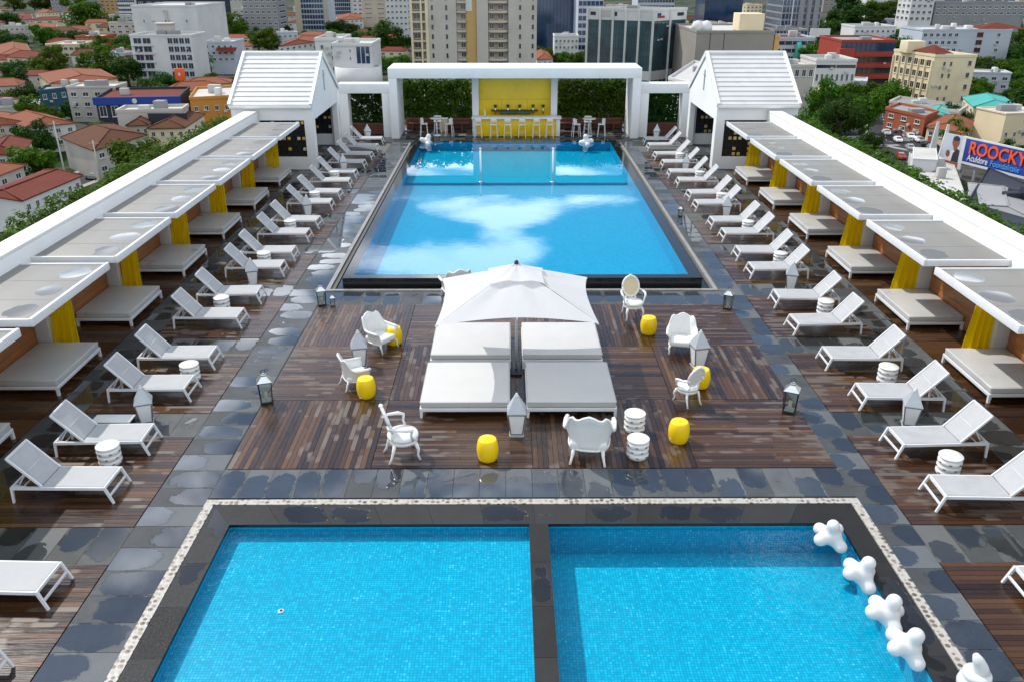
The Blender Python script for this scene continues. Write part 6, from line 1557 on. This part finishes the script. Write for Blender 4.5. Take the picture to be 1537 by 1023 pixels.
# ------------------------------------------------------------------ parked cars
CARM = [plain('car_white', (.75,.75,.75), .25, .03, 1), plain('car_silver', (.40,.42,.44), .25, .03, 1, metal=.4), plain('car_black', (.02,.02,.025), .2, .05, 1), plain('car_blue', (.03,.07,.20), .25, .05, 1), plain('car_red', (.35,.03,.02), .25, .05, 1), plain('car_sand', (.42,.30,.10), .3, .05, 1)]
CN = ['white','silver','black','dark blue','red','sand coloured']
def car_mesh(mt):
    b = MB(); pr = [(-2.15,.35),(-2.2,.75),(-1.95,.92),(-1.35,1.0),(-.75,1.42),(.65,1.44),(1.25,1.0),(2.0,.86),(2.2,.65),(2.15,.35)]; n = len(pr)
    ws = [.86 if z < 1.1 else .64 for _, z in pr]
    for s in (-1,1): b.poly([(x, s*w, z) for (x,z), w in zip(pr, ws)], [tuple(range(n)) if s > 0 else tuple(range(n))[::-1]])
    vs = [(x,-w,z) for (x,z), w in zip(pr, ws)]+[(x,w,z) for (x,z), w in zip(pr, ws)]
    b.poly(vs, [(i,i+1,n+i+1,n+i) for i in range(n-1)]+[(n-1,0,n,2*n-1)])
    b.face([(1.22,-.70,1.03),(1.22,.70,1.03),(.70,.58,1.41),(.70,-.58,1.41)], 1); b.face([(-1.32,.70,1.03),(-1.32,-.70,1.03),(-.80,-.58,1.40),(-.80,.58,1.40)], 1)
    for s in (-1,1): b.face([(p[0], s*(p[2]), p[1]) for p in ((-1.15,1.03,.79),(1.0,1.03,.79),(.6,1.38,.675),(-.7,1.38,.675))], 1)
    for x in (-1.35,1.35):
        for s in (-1,1): b.tube([(x,s*.70,.32),(x,s*.9,.32)], .32, 12, 2)
    return b.mesh('parked_car', [mt, F['glass'], M['tyre']])
CMS = [car_mesh(m) for m in CARM]
def car(x, y, rz, c, where_):
    o = put('parked_car', CMS[c], None, (x, y, GZ+.06)); o.rotation_euler = (0,0,rz); tag(o, '%s car parked %s' % (CN[c], where_), 'car', 'cars parked below the terrace')
rng = random.Random(5); i = 0
o_ = P(1290, 222, GZ)
for r_ in range(4):
    for c_ in range(7):
        if rng.random() < .2: continue
        x = o_.x - 12 + c_*5.6 + r_*1.5; y = o_.y - 14 + r_*11
        car(x, y, R(80)+rng.uniform(-.08,.08), rng.choice([0,0,1,1,2,2,3,4,5]), 'in the car park, row %s from the terrace' % ['nearest','second','third','last'][r_])
for k, (x, y, c, w) in enumerate(((1365,208,0,'along the avenue near the brick building'), (1380,214,1,'along the avenue near the pylon signs'), (1395,222,2,'along the avenue before the pylon signs'), (1352,200,1,'at the corner of the car park avenue'), (142,270,1,'by the left hedge below the brown hipped roof'), (150,266,0,'behind the silver one by the left hedge'), (118,158,0,'near the blue wall house'), (130,160,1,'on the left street near trees'), (95,165,0,'under trees on the left street'), (150,156,0,'in front of the blue fascia shop'), (172,153,3,'at the end of the blue fascia shop'), (200,184,0,'between brown roofs'), (215,130,1,'beside the terracotta roof'))):
    p = P(x, y, GZ); car(p.x, p.y, R(rng.choice([10,80,-20,95])), c, w)

for p_, r_ in (((1290,222),34),((1345,205),14),((1390,225),16),((1405,262),16),((1425,205),10)): OCC.append((*P(*p_, GZ)[:2], r_))
for p_ in ((182,240),(165,250),(200,228),(118,285)): OCC.append((*P(*p_, GZ)[:2], 11))
# ------------------------------------------------------------------ fill the rest of the town with single houses, blocks and trees
def to_px(x, y, z):
    v = Vector((x, y, z-CH)); d = v.dot(_F); return CX+CF*v.dot(_R)/d, CY-CF*v.dot(_U)/d
def hidden(px_, py_):
    if px_ < -60 or px_ > 1600 or py_ < -12: return True
    if 398 < px_ < 1175: return py_ > 92 or (610 < px_ < 810)
    if px_ <= 398: return py_ > 372-.545*px_ or (px_ > 340 and py_ > 88)
    return py_ > 172+.503*(px_-1175)
rng = random.Random(19); random.seed(19)
y = 150.0; nh = nt = 0
while y < 1150:
    step = 12.5 + y*.018; x = -.72*y
    while x < .72*y:
        xx = x + rng.uniform(-.3,.3)*step; yy = y + rng.uniform(-.3,.3)*step; px_, py_ = to_px(xx, yy, -29)
        right = xx > 0
        if not hidden(px_, py_):
            u_ = rng.random(); far = yy > 620
            ph = (.46 if not right else .26) if not far else .25
            r = rng.uniform(4.6, 7.2)*(1+.25*far)
            free = all((xx-a)**2+(yy-c)**2 > (q+r*.8)**2 for a, c, q in OCC)
            if free and u_ < ph and nh < 150:
                a = rng.uniform(-.5,.5); w, d_ = r*1.2, r*.85; ca, sa = math.cos(a), math.sin(a)
                foot = [(xx+ca*p-sa*q, yy+sa*p+ca*q) for p, q in ((-w,-d_),(w,-d_),(w,d_),(-w,d_))]
                if rng.random() < (.8 if not right else .45):
                    cn, rm = rng.choice([('red', F['tile_red']), ('brown', F['tile_brown']), ('orange', F['tile_orange']), ('orange', F['tile_orange'])]); wn, wm = rng.choice([('white',F['white']),('cream',F['cream']),('pale',F['pale'])])
                    house('%s walled house with %s tiled roof %s' % (wn, cn, where(xx, yy)), foot, GZ+rng.choice([5.5,6.5,7.5]), rng.uniform(1.4,2.4), wm, rm, rng.uniform(.2,.7), 'small houses of the town', None, (rng.choice([3,4]), 1 if far else 2))
                else:
                    wn, wm = rng.choice([('white',F['white']),('cream',F['cream']),('pale',F['pale']),('cool white',F['bluewhite'])]); fl = rng.choice([2,3,3,4,5] if yy > 470 else [2,2,3]); hh = fl*3.2+1
                    t, f, h = block('town_block', '%s block of %s floors %s' % (wn, ['','','two','three','four','five'][fl], where(xx, yy)), 'building', foot, GZ+hh, wm, rng.choice([F['roofgrey'],F['rooflight']]), .6, 'small flat roofed blocks of the town', None, 2, nh)
                    facade(t, f[0], f[1], .8, h-.9, 4, fl, .5, .45); A, B = (f[1], f[2]) if xx < 0 else (f[3], f[0]); facade(t, A, B, .8, h-.9, 2, fl, .45, .45)
                nh += 1
            elif nt < 200:
                r2 = rng.uniform(4.2, 8.0)*(1+.4*far)
                if all((xx-a)**2+(yy-c)**2 > (q*.9+r2*.55)**2 for a, c, q in OCC): tree(xx, yy, r2); nt += 1
        x += step
    y += step*.9

# ------------------------------------------------------------------ air, light, sky, camera
SUN_EL, SUN_AZ = 48.0, -51.0          # degrees; azimuth measured from +Y (ahead), negative = to the left
el, az = R(SUN_EL), R(SUN_AZ)
sd = Vector((math.sin(az)*math.cos(el), math.cos(az)*math.cos(el), math.sin(el)))
L_ = bpy.data.lights.new('sun', 'SUN'); L_.energy = 3.1; L_.angle = R(.53); L_.color = (1, .955, .88)
so = bpy.data.objects.new('sun', L_); C.objects.link(so); so.rotation_euler = (-sd).to_track_quat('-Z', 'Y').to_euler()
w = bpy.data.worlds.new('World'); bpy.context.scene.world = w; w.use_nodes = True; n = w.node_tree.nodes; l = w.node_tree.links
bg = n['Background']; sky = n.new('ShaderNodeTexSky'); sky.sky_type = 'NISHITA'; sky.sun_disc = False; sky.sun_elevation = el; sky.sun_rotation = az
sky.air_density = 1.0; sky.dust_density = .15; sky.ozone_density = 1.2
STR = .10
tc = n.new('ShaderNodeTexCoord'); sp = n.new('ShaderNodeSeparateXYZ'); l.new(tc.outputs['Generated'], sp.inputs[0])
def mth(op, a, b=None, c=None):
    m = n.new('ShaderNodeMath'); m.operation = op
    for i, v in enumerate((a, b, c)):
        if v is None: continue
        if isinstance(v, bpy.types.NodeSocket): l.new(v, m.inputs[i])
        else: m.inputs[i].default_value = v
    return m.outputs[0]
zc = mth('MAXIMUM', sp.outputs[2], .06)
cu, cv = mth('DIVIDE', sp.outputs[0], zc), mth('DIVIDE', sp.outputs[1], zc)      # position on a flat cloud deck
cb = n.new('ShaderNodeCombineXYZ'); l.new(cu, cb.inputs[0]); l.new(cv, cb.inputs[1])
nz = n.new('ShaderNodeTexNoise'); nz.inputs['Scale'].default_value = 2.6; nz.inputs['Detail'].default_value = 7; nz.inputs['Roughness'].default_value = .56; nz.inputs['Distortion'].default_value = .35; l.new(cb.outputs[0], nz.inputs['Vector'])
dens = mth('MULTIPLY', mth('SUBTRACT', nz.outputs['Fac'], .5), 3.0)
for (x, y, rx, ry, k) in CLOUDS if 'CLOUDS' in globals() else (
        (-1.6,26.6,2.0,1.9,.95), (-3.7,26.6,1.7,1.7,.9), (-.1,28.6,1.7,1.7,.95), (.6,32.6,2.2,1.9,1.0), (3.6,34.8,2.4,1.0,.75), (-1.9,34.4,1.7,1.5,.8), (-.7,31.2,1.0,1.4,.5),
        (-3.1,31.0,1.1,1.1,-.9), (3.4,28.6,2.2,3.4,-1.2), (2.4,25.5,1.6,1.6,-.6), (-4.6,32.0,1.0,3,-.8),
        (-6.8,27,1.0,12,.5), (-6.8,17,1.0,4,.32), (-14,32,5,16,.8), (8.5,22,2.2,16,-.5), (15,29,4.0,20,.9), (-2,43,6,4,.8), (0,15,6,4,.12), (-11,14,3,4,-.1)):
    dx = mth('MULTIPLY', mth('SUBTRACT', cu, x/9), 9/rx); dy = mth('MULTIPLY', mth('SUBTRACT', cv, y/9), 9/ry)
    g = mth('POWER', 2.718, mth('MULTIPLY', mth('ADD', mth('MULTIPLY', dx, dx), mth('MULTIPLY', dy, dy)), -1.0))
    dens = mth('ADD', dens, mth('MULTIPLY', g, k))
behind = n.new('ShaderNodeMapRange'); behind.interpolation_type = 'SMOOTHSTEP'; l.new(cv, behind.inputs[0]); behind.inputs[1].default_value = 1.0; behind.inputs[2].default_value = -.2; behind.inputs[3].default_value = 0.0; behind.inputs[4].default_value = 1.0  # unseen clouds behind the camera, added to brighten the shaded fronts
dens = mth('ADD', dens, behind.outputs[0])
mr = n.new('ShaderNodeMapRange'); mr.interpolation_type = 'SMOOTHSTEP'; l.new(dens, mr.inputs[0]); mr.inputs[1].default_value = .06; mr.inputs[2].default_value = 1.0
cl = n.new('ShaderNodeMix'); cl.data_type = 'RGBA'; l.new(mr.outputs[0], cl.inputs[0]); l.new(sky.outputs[0], cl.inputs[6]); cc = n.new('ShaderNodeMix'); cc.data_type = 'RGBA'; l.new(behind.outputs[0], cc.inputs[0]); cc.inputs[6].default_value = (27.0, 28.2, 30.0, 1); cc.inputs[7].default_value = (8.6, 9.4, 10.2, 1); l.new(cc.outputs[2], cl.inputs[7])
l.new(cl.outputs[2], bg.inputs[0]); bg.inputs[1].default_value = STR

cd = bpy.data.cameras.new('camera'); cam = bpy.data.objects.new('camera', cd); C.objects.link(cam)
cd.sensor_width = 36; cd.lens = 36*CF/1537.0; cd.clip_start = .1; cd.clip_end = 6000
cam.location = (0, 0, CH); cam.rotation_euler = (math.pi/2 - PITCH, 0, -YAW)
sc = bpy.context.scene; sc.camera = cam
sc.view_settings.view_transform = 'Standard'; sc.view_settings.look = 'None'; sc.view_settings.gamma = 1; sc.view_settings.exposure = 0.38
sc.render.engine = 'CYCLES'; sc.cycles.max_bounces = 8; sc.cycles.transparent_max_bounces = 12; sc.cycles.volume_bounces = 0
